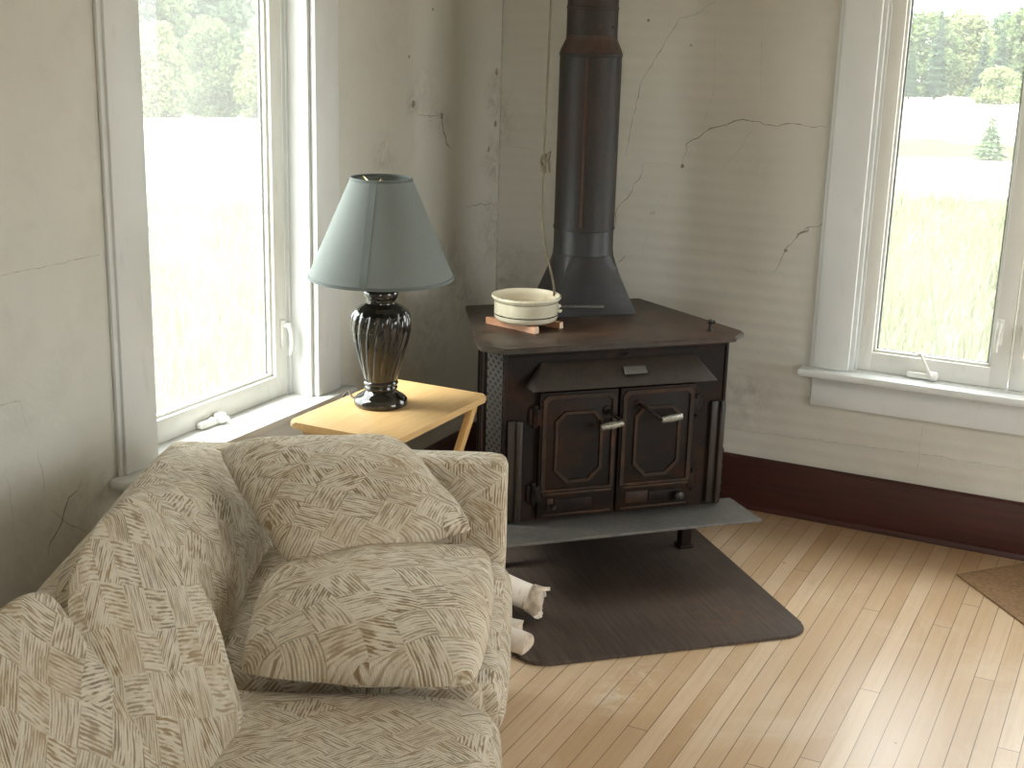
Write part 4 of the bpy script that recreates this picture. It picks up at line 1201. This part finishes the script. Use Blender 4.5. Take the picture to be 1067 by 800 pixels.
cpts = [Vector((-0.066, -0.006, 0.006)), Vector((-0.10, 0.01, 0.0035)), Vector((-0.123, 0.035, 0.0035)), Vector((-0.14, 0.05, 0.002)), Vector((-0.165, 0.058, -0.03)), Vector((-0.175, 0.06, -0.12)), Vector((-0.18, 0.07, -0.4)), Vector((-0.20, 0.10, -0.6))]
tube(bm, [dl @ p for p in smooth_path(cpts, 5)], 0.0028, 8)
finish('power_cord', bm, M_CORD, lamp, 60)

# ------------------------------------------------------------------ sofa (local x = towards the seat front, y = towards the stove end)
TH = math.radians(25.2)
SO = Vector((0.905, -1.694, 0.0))
FW = Vector((math.cos(TH), math.sin(TH), 0)); NE = Vector((math.sin(TH), -math.cos(TH), 0))
def SF(f, n, z): return SO + FW * f + NE * n + Vector((0, 0, z))
sofa = thing('sofa', 'cream and tan diamond-weave two-seat sofa with loose cushions, angled beside the left window', 'sofa', SO, TH)
LN = 1.62     # inner length plus arms end
BT = 0.665
# base rail
bm = bmesh.new(); soft_box(bm, -0.78, -0.012, -LN + 0.02, 0.06, 0.05, 0.27, 0.03, 12)
finish('base', bm, M_FAB, sofa, 50)
for lx in (-0.72, -0.07):
    for ly in (0.02, -LN + 0.08):
        bm = bmesh.new(); lathe(bm, [(0.0, 0.0005), (0.018, 0.0005), (0.024, 0.02), (0.026, 0.062), (0.0, 0.062)], 16, lx, ly, cap=False)
        finish('foot', bm, M_SPRING, sofa)
# far arm (by the table) and near arm
def arm_def(p):
    return p
bm = bmesh.new(); soft_box(bm, -0.84, 0.0, -0.025, 0.078, 0.07, 0.645, 0.032, 16, nz=0.004, seed=3)
finish('arm', bm, M_FAB, sofa, 60)
bm = bmesh.new(); soft_box(bm, -0.84, 0.0, -LN - 0.03, -LN + 0.075, 0.07, 0.645, 0.032, 16, nz=0.004, seed=9)
finish('arm', bm, M_FAB, sofa, 60)
# back: leans back, rounded far top corner, softly sagging upholstery
def back_def(p):
    t = max(0.0, (p.z - 0.36) / 0.30)
    p = p.copy()
    k = max(0.0, min(1.0, (p.x + 0.855) / 0.29)); k = k * k * (3 - 2 * k)      # 0 at the rear face, 1 at the front face
    p.x -= 0.085 * t * k
    p.x += 0.030 * k * math.exp(-((p.z - 0.50) / 0.10) ** 2)                   # stuffed lower half
    e = max(0, (p.y + 0.12) / 0.19)                                            # far top corner rolls down to the arm
    if p.z > 0.40: p.z -= 0.05 * e * e * min(1, (p.z - 0.40) / 0.2)
    return p
bm = bmesh.new(); soft_box(bm, -0.855, -0.565, -LN + 0.02, 0.07, 0.08, BT + 0.008, 0.09, 30, nz=0.006, deform=back_def, seed=5)
finish('back', bm, M_FAB, sofa, 60)
def seat_round(y0, y1, R=0.085):
    def d(p):   # front corners rounded in plan
        p = p.copy(); ix = min(p.x, 0.012 - R); iy = max(y0 + R, min(y1 - R, p.y))
        dx, dy = p.x - ix, p.y - iy
        L = math.hypot(dx, dy)
        if dx > 1e-6 and abs(dy) > 1e-6:
            k = max(dx, abs(dy)) / L; p.x = ix + dx * k; p.y = iy + dy * k
        return p
    return d
# two loose seat cushions
for i, (y0, y1) in enumerate(((-0.725, -0.028), (-1.545, -0.733))):
    bm = bmesh.new(); soft_box(bm, -0.63, 0.012, y0, y1, 0.272, 0.415, 0.055, 22, crown=0.030 if i else 0.022, nz=0.006, sx=0.012, sy=0.0, deform=seat_round(y0, y1), seed=11 + i)
    finish('seat_cushion', bm, M_FAB, sofa, 60)

def pillow(name, label, cat, C4, t_up, t_dn, mat, group, seed=0, n=30, ear=0.05, uvs=0.46, uvrot=0.0, exp=0.42):
    """C4: four corners in world space, in order round the pillow; filled cushion with pulled-in edges and dog ears"""
    A, B, Cc, D = C4
    ctr = (A + B + Cc + D) / 4
    nrm = (Cc - A).cross(D - B).normalized()
    bm = bmesh.new(); uvl = bm.loops.layers.uv.verify()
    def pt(i, j, side):
        u = i / n; v = j / n
        # ease the grid so that the seam gets more rings
        eu = 0.5 - 0.5 * math.cos(PI * u); ev = 0.5 - 0.5 * math.cos(PI * v)
        eu = 0.65 * eu + 0.35 * u; ev = 0.65 * ev + 0.35 * v
        a = 2 * eu - 1; b = 2 * ev - 1
        # pull edge middles inwards (dog ears)
        pa = a * (1 - ear * (1 - b * b) * abs(a)); pb = b * (1 - ear * (1 - a * a) * abs(b))
        # round the corner tips a little
        rc2 = (abs(a) * abs(b)) ** 5 * 0.05
        pa *= 1 - rc2; pb *= 1 - rc2
        U, V = (pa + 1) / 2, (pb + 1) / 2
        p = A * (1 - U) * (1 - V) + B * U * (1 - V) + Cc * U * V + D * (1 - U) * V
        h = (max(0, 1 - a * a) * max(0, 1 - b * b)) ** exp
        t = t_up if side > 0 else t_dn
        q = p + nrm * side * t * h
        w = noise.noise_vector(q * 6.0 + Vector((seed * 3.1, 0, 0)))
        q += w * 0.012 * min(1, h * 2)
        # puckers running in from the seam
        q += nrm * side * 0.004 * math.sin((a + b * 0.7) * 9 + seed) * min(1, h * 3) * (1 - h)
        return q, (eu * uvs, ev * uvs)
    for side in (1, -1):
        g = [[None] * (n + 1) for _ in range(n + 1)]; uvg = {}
        for i in range(n + 1):
            for j in range(n + 1):
                q, uv = pt(i, j, side); g[i][j] = bm.verts.new(q - ctr); uvg[(i, j)] = uv
        for i in range(n):
            for j in range(n):
                ids = ((i, j), (i + 1, j), (i + 1, j + 1), (i, j + 1))
                if side < 0: ids = ids[::-1]
                f = bm.faces.new([g[a][b] for a, b in ids])
                for l, k2 in zip(f.loops, ids):
                    x, y = uvg[k2]; c, s = math.cos(uvrot), math.sin(uvrot)
                    l[uvl].uv = (c * x - s * y + seed * 0.37 + (0 if side > 0 else 1.7), s * x + c * y + seed * 0.21)
    bmesh.ops.remove_doubles(bm, verts=bm.verts[:], dist=1e-5)
    # piping along the seam
    o = finish(name, bm, mat, None, 70, ctr)
    tag(o, label, cat, group)
    return o
GP = 'throw pillows at the stove end of the sofa'
pillow('throw_pillow', 'lower throw pillow lying on the far seat cushion against the sofa arm', 'pillow',
       [SF(-0.490, 0.785, 0.462), SF(-0.035, 0.800, 0.462), SF(-0.022, 0.285, 0.505), SF(-0.485, 0.34, 0.495)], 0.105, 0.02, M_FAB2, GP, 1, uvrot=0.3, exp=0.36, ear=-0.05)
pillow('throw_pillow', 'upper throw pillow leaning in the corner of sofa back and arm', 'pillow',
       [SF(-0.435, 0.480, 0.538), SF(-0.060, 0.295, 0.575), SF(-0.262, 0.065, 0.700), SF(-0.672, 0.155, 0.700)], 0.090, 0.035, M_FAB2, GP, 2, uvrot=0.0, ear=-0.01, exp=0.40)
GB = 'loose back cushions of the sofa'
for i, (Q, lab, sd) in enumerate((
        ((SF(-0.445, 0.905, 0.437), SF(-0.665, 0.675, 0.792), SF(-0.715, 1.03, 0.748), SF(-0.52, 1.33, 0.44)), 'loose back cushion at the middle of the sofa, behind the nearest one', 4),
        ((SF(-0.43, 1.325, 0.437), SF(-0.715, 1.105, 0.780), SF(-0.755, 1.47, 0.74), SF(-0.52, 1.75, 0.44)), 'nearest loose back cushion, at the bottom left corner', 6))):
    pillow('back_cushion', lab, 'cushion', list(Q)[::-1], 0.125, 0.015, M_FAB, GB, sd, ear=-0.14, uvrot=0.5 + i, exp=0.33)

# ------------------------------------------------------------------ birch logs between sofa arm and stove
def log(label, a, b, r, seed, peel=True):
    a = Vector(a); b = Vector(b); d = b - a; L = d.length
    lg = thing('birch_log', label, 'log', a, 0, 'birch logs beside the sofa arm')
    lg.rotation_euler = d.to_track_quat('X', 'Z').to_euler()
    bm = bmesh.new(); rnd = random.Random(seed); seg = 28; n = 14; rings = []
    for i in range(n):
        t = i / (n - 1); ring = []
        for k in range(seg):
            an = 2 * PI * k / seg
            rr = r * (1 + 0.06 * noise.noise(Vector((t * 4, math.cos(an) * 1.4 + seed, math.sin(an) * 1.4))))
            xx = t * L + (0.006 * math.sin(an * 2 + seed) if i == n - 1 else 0)
            ring.append(bm.verts.new((xx, rr * math.cos(an), rr * math.sin(an))))
        rings.append(ring)
    for A, B in zip(rings, rings[1:]):
        for k in range(seg): bm.faces.new((A[k], A[(k + 1) % seg], B[(k + 1) % seg], B[k]))
    finish_bark = None
    e0 = bm.faces.new(rings[0][::-1]); e1 = bm.faces.new(rings[-1])
    for f in (e0, e1): f.material_index = 1
    finish('trunk', bm, [M_BIRCH, M_LOGEND], lg, 50)
    if peel:
        # ragged collar of loose bark hanging past the sawn end
        bm = bmesh.new(); m_ = 40; rows = []
        ext = [max(0.002, 0.011 + 0.010 * math.sin(0.55 * k + seed) + rnd.uniform(-0.004, 0.004)) for k in range(m_)]
        for j in range(4):
            row = []
            for k in range(m_):
                an = 2 * PI * k / m_; t = j / 3
                rr = r * 1.055 + 0.001 + (0.003 + 0.006 * abs(math.sin(0.6 * k + seed))) * t * t
                row.append(bm.verts.new((L - 0.030 + (0.026 + ext[k]) * t, rr * math.cos(an), rr * math.sin(an))))
            rows.append(row)
        for A, B in zip(rows, rows[1:]):
            for k in range(m_): bm.faces.new((A[k], A[(k + 1) % m_], B[(k + 1) % m_], B[k]))
        o = finish('peeling_bark', bm, M_PEEL, lg, 50)
        md = o.modifiers.new('thick', 'SOLIDIFY'); md.thickness = 0.0012
    return lg
log('upper birch log with ragged peeling bark end, poking out past the sofa arm', (0.605, -1.292, 0.130), (0.805, -1.265, 0.078), 0.038, 3)
log('lower birch log with clean sawn end, poking out past the sofa arm', (0.60, -1.455, 0.075), (0.862, -1.462, 0.044), 0.032, 8, False)
log('birch log lying underneath the peeling one, almost hidden by the sofa arm', (0.58, -1.385, 0.0385), (0.80, -1.375, 0.0375), 0.026, 5, False)

# ------------------------------------------------------------------ outdoors
CX, CY = 2.26, -4.46
def heading(x, y): return math.degrees(math.atan2(x - CX, y - CY))
def gz(x, y):
    h = heading(x, y); d = math.hypot(x - CX, y - CY)
    k = max(0.0, min(1.0, (-h - 8) / 30.0)); k = k * k * (3 - 2 * k)
    if abs(h) > 120: k = 0
    dd = max(0, d - 6)
    return -0.62 - (0.0295 + 0.029 * k) * dd
bm = bmesh.new()
radii = [0.0, 3, 6, 9, 12, 16, 20, 26, 33, 42, 55, 70, 90, 120, 170, 260]
NA = 72; rings = []
for r in radii[1:]:
    ring = []
    for k in range(NA):
        a = 2 * PI * k / NA; x, y = CX + r * math.cos(a), CY + r * math.sin(a)
        bump = 0.12 * noise.noise(Vector((x * 0.12, y * 0.12, 0))) if r > 8 else 0
        ring.append(bm.verts.new((x, y, gz(x, y) + bump)))
    rings.append(ring)
c0v = bm.verts.new((CX, CY, -0.62))
for k in range(NA): bm.faces.new((c0v, rings[0][k], rings[0][(k + 1) % NA]))
for A, B in zip(rings, rings[1:]):
    for k in range(NA): bm.faces.new((A[k], A[(k + 1) % NA], B[(k + 1) % NA], B[k]))
g = finish('ground', bm, M_GROUND, None, 80)
struct(g, 'pale mown hay field sloping away outside')

def at_heading(h, d):
    a = math.radians(h); x, y = CX + d * math.sin(a), CY + d * math.cos(a)
    return Vector((x, y, gz(x, y)))

# meadow grass near the two windows
bm = bmesh.new(); rnd = random.Random(5)
def blades(h0, h1, d0, d1, count):
    for _ in range(count):
        d = math.sqrt(rnd.uniform(d0 * d0, d1 * d1)); p = at_heading(rnd.uniform(h0, h1), d)
        if p.x > -0.4 and p.y < 0.4: continue
        L = rnd.uniform(0.12, 0.42); w = rnd.uniform(0.004, 0.010) * (1 + d / 16); a = rnd.uniform(0, 2 * PI); ln = rnd.uniform(0.05, 0.6)
        sx, sy_ = math.cos(a) * w, math.sin(a) * w; bx, by = math.cos(a + 1.57) * L * ln, math.sin(a + 1.57) * L * ln
        v = [bm.verts.new(p + Vector(q)) for q in ((-sx, -sy_, -0.05), (sx, sy_, -0.05), (sx * .7 + bx * .35, sy_ * .7 + by * .35, L * .6), (-sx * .7 + bx * .35, -sy_ * .7 + by * .35, L * .6), (bx, by, L))]
        bm.faces.new((v[0], v[1], v[2], v[3])); bm.faces.new((v[3], v[2], v[4]))
blades(-11.5, -2.0, 5.6, 22, 9000)
blades(-45, -34, 4.0, 22, 9000)
go = finish('meadow_grass', bm, M_BLADE, None, 0)
tag(go, 'tall pale meadow grass growing outside the two windows', 'grass', None, 'stuff')

# one taller weed outside the right window
wp = at_heading(-8.0, 9.5)
bm = bmesh.new()
tube(bm, smooth_path([Vector((0, 0, -0.05)), Vector((-0.03, 0, 0.3)), Vector((-0.10, 0.02, 0.62)), Vector((-0.13, 0.02, 0.80))], 4), [0.008] * 5 + [0.006] * 4 + [0.004] * 4, 6)
for q in range(16):
    t = q / 15; px_ = Vector((-0.13 * t ** 1.5, 0.0, 0.1 + 0.7 * t)); a = q * 2.4
    e = px_ + Vector((math.cos(a), math.sin(a), 0.5)) * (0.09 - 0.05 * t)
    s = Vector((-math.sin(a), math.cos(a), 0)) * 0.010
    m = (px_ + e) / 2
    v = [bm.verts.new(c) for c in (px_, m + s, e, m - s)]
    bm.faces.new(v)
wd = finish('weed', bm, M_LEAF, None, 40, wp)
tag(wd, 'single tall weed stalk in the grass outside the right window', 'weed')

# trees: leaf clumps on a trunk; conifers of drooping needle sprays
def leaf_quad(bm, c, s, rnd, up=0.5):
    n = Vector((rnd.gauss(0, 1), rnd.gauss(0, 1), rnd.gauss(0, 1) + up)).normalized()
    a = n.orthogonal().normalized(); b = n.cross(a); ang = rnd.uniform(0, PI)
    a, b = a * math.cos(ang) + b * math.sin(ang), b * math.cos(ang) - a * math.sin(ang)
    v = [bm.verts.new(c + a * s * x + b * s * y) for x, y in ((-1, 0), (0, -0.6), (1, 0), (0, 0.6))]
    bm.faces.new(v)
def broad_mesh(seed, h, rad, n_cl, per, s, low=0.03):
    rnd = random.Random(seed); bm = bmesh.new()
    for _ in range(n_cl):
        t = rnd.uniform(0, 1); zc = h * (low + (0.97 - low) * t)
        prof = math.sin(PI * min(1, max(0.0, 0.22 + 0.74 * t))) ** 0.7
        a = rnd.uniform(0, 2 * PI); r = rad * prof * math.sqrt(rnd.uniform(0.15, 1))
        c = Vector((r * math.cos(a), r * math.sin(a), zc)); cr = rad * rnd.uniform(0.22, 0.36)
        for _ in range(per):
            d = Vector((rnd.gauss(0, 1), rnd.gauss(0, 1), rnd.gauss(0, .8))).normalized() * cr * rnd.uniform(0.55, 1.0)
            leaf_quad(bm, c + d, s * rnd.uniform(0.7, 1.3), rnd)
    me = bpy.data.meshes.new('broad_foliage'); bm.to_mesh(me); bm.free(); return me
def conifer_mesh(seed, h, rad, n, s):
    rnd = random.Random(seed); bm = bmesh.new()
    for q in range(n):
        t = 1 - math.sqrt(rnd.uniform(0, 1)) * 0.98
        z = h * (0.04 + 0.96 * t)
        tier = 0.75 + 0.25 * math.cos(2 * PI * (t * 13))
        r = rad * (1 - t) ** 0.75 * tier * rnd.uniform(0.35, 1.05) + 0.02
        a = rnd.uniform(0, 2 * PI)
        c = Vector((r * math.cos(a), r * math.sin(a), z - 0.15 * r))
        d = Vector((math.cos(a), math.sin(a), -0.35)).normalized(); w = Vector((-math.sin(a), math.cos(a), rnd.uniform(-.4, .4)))
        L = s * rnd.uniform(0.7, 1.5) * (0.5 + 0.7 * (1 - t))
        v = [bm.verts.new(p) for p in (c - d * L * .5, c + w * L * .22, c + d * L * .6, c - w * L * .22)]
        bm.faces.new(v)
    tip = [bm.verts.new(p) for p in ((-0.02 * rad, 0, h * .93), (0.02 * rad, 0, h * .93), (0, 0, h * 1.02))]
    bm.faces.new(tip)
    me = bpy.data.meshes.new('needle_foliage'); bm.to_mesh(me); bm.free(); return me
def trunk_mesh(h, r):
    bm = bmesh.new(); tube(bm, [(0, 0, -0.6), (0.02 * h, 0, h * .35), (0, 0.02 * h, h * .7), (0.01 * h, 0, h * .9)], [r * 1.2, r * .9, r * .5, r * .15], 8)
    me = bpy.data.meshes.new('trunk'); bm.to_mesh(me); bm.free(); me.materials.append(M_BARK); return me
BROAD = [broad_mesh(s, 10.0, 3.3, 150, 50, 0.27) for s in (1, 2, 3)]
BUSH = broad_mesh(9, 2.2, 1.7, 46, 46, 0.14, 0.05)
CONE = [conifer_mesh(4, 8.0, 1.5, 2600, 0.55), conifer_mesh(6, 8.0, 1.0, 2200, 0.5)]
YOUNG = conifer_mesh(8, 1.5, 0.55, 1500, 0.17)
TRUNK = trunk_mesh(10.0, 0.20); TRUNKC = trunk_mesh(8.0, 0.12); TRUNKY = trunk_mesh(1.5, 0.03)
leafed = {}
def with_mat(me, m):
    k2 = (me.name, m.name)
    if k2 not in leafed:
        c = me.copy(); c.materials.clear(); c.materials.append(m); leafed[k2] = c
    return leafed[k2]
def tree(name, label, cat, h, d, me, m, tr, sc, rz, group, sz=1.0):  # sc: size, sz: height against width
    t = thing(name, label, cat, at_heading(h, d), rz, group); t.scale = (sc, sc, sc * sz)
    f = bpy.data.objects.new('foliage', with_mat(me, m)); COL.objects.link(f); f.parent = t
    if tr is not None:
        b = bpy.data.objects.new('trunk', tr); COL.objects.link(b); b.parent = t
    return t
GL = 'trees past the field in the left window'
tree('broadleaf_tree', 'low rounded yellow-green tree at the left edge of the left window', 'tree', -40.9, 96, BROAD[0], M_LEAFY, TRUNK, 0.62, 0.3, GL)
tree('broadleaf_tree', 'mid-green tree in the middle front of the left window treeline', 'tree', -38.75, 100, BROAD[1], M_LEAF, TRUNK, 0.66, 1.7, GL)
tree('broadleaf_tree', 'spreading light green tree at the right end of the left window treeline', 'tree', -36.3, 96, BROAD[2], M_LEAFY, TRUNK, 0.68, 4.0, GL)
tree('broadleaf_tree', 'tall green tree rising behind at the upper left of the left window', 'tree', -41.8, 110, BROAD[2], M_LEAF, TRUNK, 1.35, 2.2, GL)
tree('broadleaf_tree', 'tall darker tree rising behind at the centre of the left window', 'tree', -39.2, 122, BROAD[0], M_LEAFD, TRUNK, 1.55, 5.1, GL)
tree('broadleaf_tree', 'tall dark tree rising behind at the right of the left window', 'tree', -36.2, 112, BROAD[1], M_LEAFD, TRUNK, 1.35, 0.9, GL)
GR = 'trees past the field in the right window'
tree('spruce_tree', 'narrow dark spruce at the left of the right window treeline', 'tree', -9.35, 104, CONE[1], M_NEEDLE, TRUNKC, 0.86, 0.2, GR)
tree('spruce_tree', 'dark spruce left of the pair in the middle of the right window', 'tree', -7.65, 106, CONE[0], M_NEEDLE, TRUNKC, 0.62, 1.0, GR)
tree('spruce_tree', 'taller dark spruce of the pair in the middle of the right window', 'tree', -7.0, 104, CONE[0], M_NEEDLE, TRUNKC, 0.68, 2.6, GR)
tree('spruce_tree', 'small spruce at the foot of the treeline by the left edge of the right window', 'tree', -10.3, 103, CONE[0], M_NEEDLE, TRUNKC, 0.50, 3.6, GR)
tree('broadleaf_tree', 'pale green tree behind the narrow spruce in the right window', 'tree', -9.9, 114, BROAD[0], M_LEAF, TRUNK, 0.83, 0.4, GR, 0.77)
tree('broadleaf_tree', 'pale green tree between the spruces in the right window', 'tree', -8.4, 122, BROAD[1], M_LEAFY, TRUNK, 0.86, 1.4, GR, 0.77)
tree('broadleaf_tree', 'green tree at the right edge of the right window treeline', 'tree', -5.9, 110, BROAD[2], M_LEAF, TRUNK, 0.86, 2.9, GR, 0.77)
tree('broadleaf_tree', 'dark green tree behind the spruce pair in the right window', 'tree', -6.7, 136, BROAD[0], M_LEAFD, TRUNK, 0.95, 3.9, GR, 0.77)
tree('bush', 'pale rounded bush in front of the right window treeline', 'bush', -6.95, 96, BUSH, M_LEAFY, None, 0.95, 0.0, None)
tree('spruce_tree', 'small lone young spruce standing in the field outside the right window', 'tree', -7.0, 35.7, YOUNG, M_NEEDLEY, TRUNKY, 0.80, 0.5, None)

# the woods go on either side of the trees seen from the sofa
bm = bmesh.new(); rnd = random.Random(31)
for h0, h1, n_, sc_ in ((-60, -44.5, 9, 1.0), (-33.5, -12.5, 13, 0.8), (-2.5, 22, 15, 0.75)):
    for q in range(n_):
        p = at_heading(h0 + (h1 - h0) * (q + rnd.uniform(0.2, 0.8)) / n_, rnd.uniform(98, 122)); me = BROAD[q % 3]
        nv = len(bm.verts); bm.from_mesh(me); bm.verts.ensure_lookup_table()
        k_ = sc_ * rnd.uniform(0.8, 1.15)
        M_ = Matrix.Translation(p) @ Matrix.Rotation(rnd.uniform(0, 6), 4, 'Z') @ Matrix.Diagonal((k_ * 1.1, k_ * 1.1, k_ * 0.9, 1))
        bmesh.ops.transform(bm, matrix=M_, verts=bm.verts[nv:])
me = bpy.data.meshes.new('woods'); bm.to_mesh(me); bm.free(); me.materials.append(M_LEAF)
wo_ = bpy.data.objects.new('woods', me); COL.objects.link(wo_)
tag(wo_, 'far woods continuing past both windows', 'woods', None, 'stuff')

# ------------------------------------------------------------------ light: overcast bright sky, soft sun high behind the house
W = bpy.data.worlds.new('sky'); scene.world = W; W.use_nodes = True
nt = W.node_tree; nt.nodes.clear()
tc = nt.nodes.new('ShaderNodeTexCoord'); sp = nt.nodes.new('ShaderNodeSeparateXYZ'); nt.links.new(tc.outputs['Generated'], sp.inputs[0])
rp = nt.nodes.new('ShaderNodeValToRGB'); nt.links.new(sp.outputs['Z'], rp.inputs[0])
rp.color_ramp.elements[0].position = 0.0; rp.color_ramp.elements[0].color = (0.80, 0.84, 0.85, 1)
rp.color_ramp.elements[1].position = 0.7; rp.color_ramp.elements[1].color = (1.0, 1.0, 1.0, 1)
bg = nt.nodes.new('ShaderNodeBackground'); nt.links.new(rp.outputs[0], bg.inputs['Color']); bg.inputs['Strength'].default_value = 3.4
wo = nt.nodes.new('ShaderNodeOutputWorld'); nt.links.new(bg.outputs[0], wo.inputs[0])

sun = bpy.data.lights.new('sun', 'SUN'); sun.energy = 5.0; sun.angle = math.radians(40); sun.color = (1.0, 0.97, 0.9)
so_ = bpy.data.objects.new('sun', sun); COL.objects.link(so_)
so_.rotation_euler = Vector((0.50, 0.42, -0.75)).normalized().to_track_quat('-Z', 'Y').to_euler()

def portal(name, loc, sx, sz, direction):
    l = bpy.data.lights.new(name, 'AREA'); l.shape = 'RECTANGLE'; l.size = sx; l.size_y = sz
    l.cycles.is_portal = True
    o = bpy.data.objects.new(name, l); COL.objects.link(o); o.location = loc
    o.rotation_euler = Vector(direction).to_track_quat('-Z', 'Z').to_euler()
zc, zh = (ZW[0] + ZW[1]) / 2, ZW[1] - ZW[0]
portal('sky_portal', (-0.15, (WL[0] + WL[1]) / 2, zc), WL[1] - WL[0], zh, (1, 0, 0))
portal('sky_portal', ((WR[0] + WR[1]) / 2, 0.15, zc), WR[1] - WR[0], zh, (0, -1, 0))
for h in BACK_HOLES: portal('sky_portal', ((h[0] + h[1]) / 2, YB - 0.15, (h[2] + h[3]) / 2), h[1] - h[0], h[3] - h[2], (0, 1, 0))
for h in SIDE_HOLES: portal('sky_portal', (XR + 0.15, (h[0] + h[1]) / 2, (h[2] + h[3]) / 2), h[1] - h[0], h[3] - h[2], (-1, 0, 0))

# ------------------------------------------------------------------ camera
cam = bpy.data.cameras.new('camera'); co = bpy.data.objects.new('camera', cam); COL.objects.link(co)
cam.sensor_fit = 'HORIZONTAL'; cam.sensor_width = 36.0; cam.lens = 1403.27 / 1067 * 36.0
cam.clip_start = 0.05; cam.clip_end = 600
yaw, pit, rol = math.radians(-26.0526), math.radians(15.4171), math.radians(1.6172)
f = Vector((math.sin(yaw) * math.cos(pit), math.cos(yaw) * math.cos(pit), -math.sin(pit)))
r = Vector((math.cos(yaw), -math.sin(yaw), 0)); u = r.cross(f)
r2 = r * math.cos(rol) + u * math.sin(rol); u2 = u * math.cos(rol) - r * math.sin(rol)
co.matrix_world = Matrix(((r2.x, u2.x, -f.x, 2.259), (r2.y, u2.y, -f.y, -4.456), (r2.z, u2.z, -f.z, 1.68), (0, 0, 0, 1)))
scene.camera = co

vs = scene.view_settings
vs.view_transform = 'Standard'; vs.look = 'None'; vs.gamma = 1.0; vs.use_curve_mapping = False
vs.exposure = 1.6
scene.cycles.max_bounces = 12; scene.cycles.diffuse_bounces = 8; scene.cycles.transparent_max_bounces = 16
scene.cycles.use_denoising = True
scene.cycles.sample_clamp_indirect = 8.0
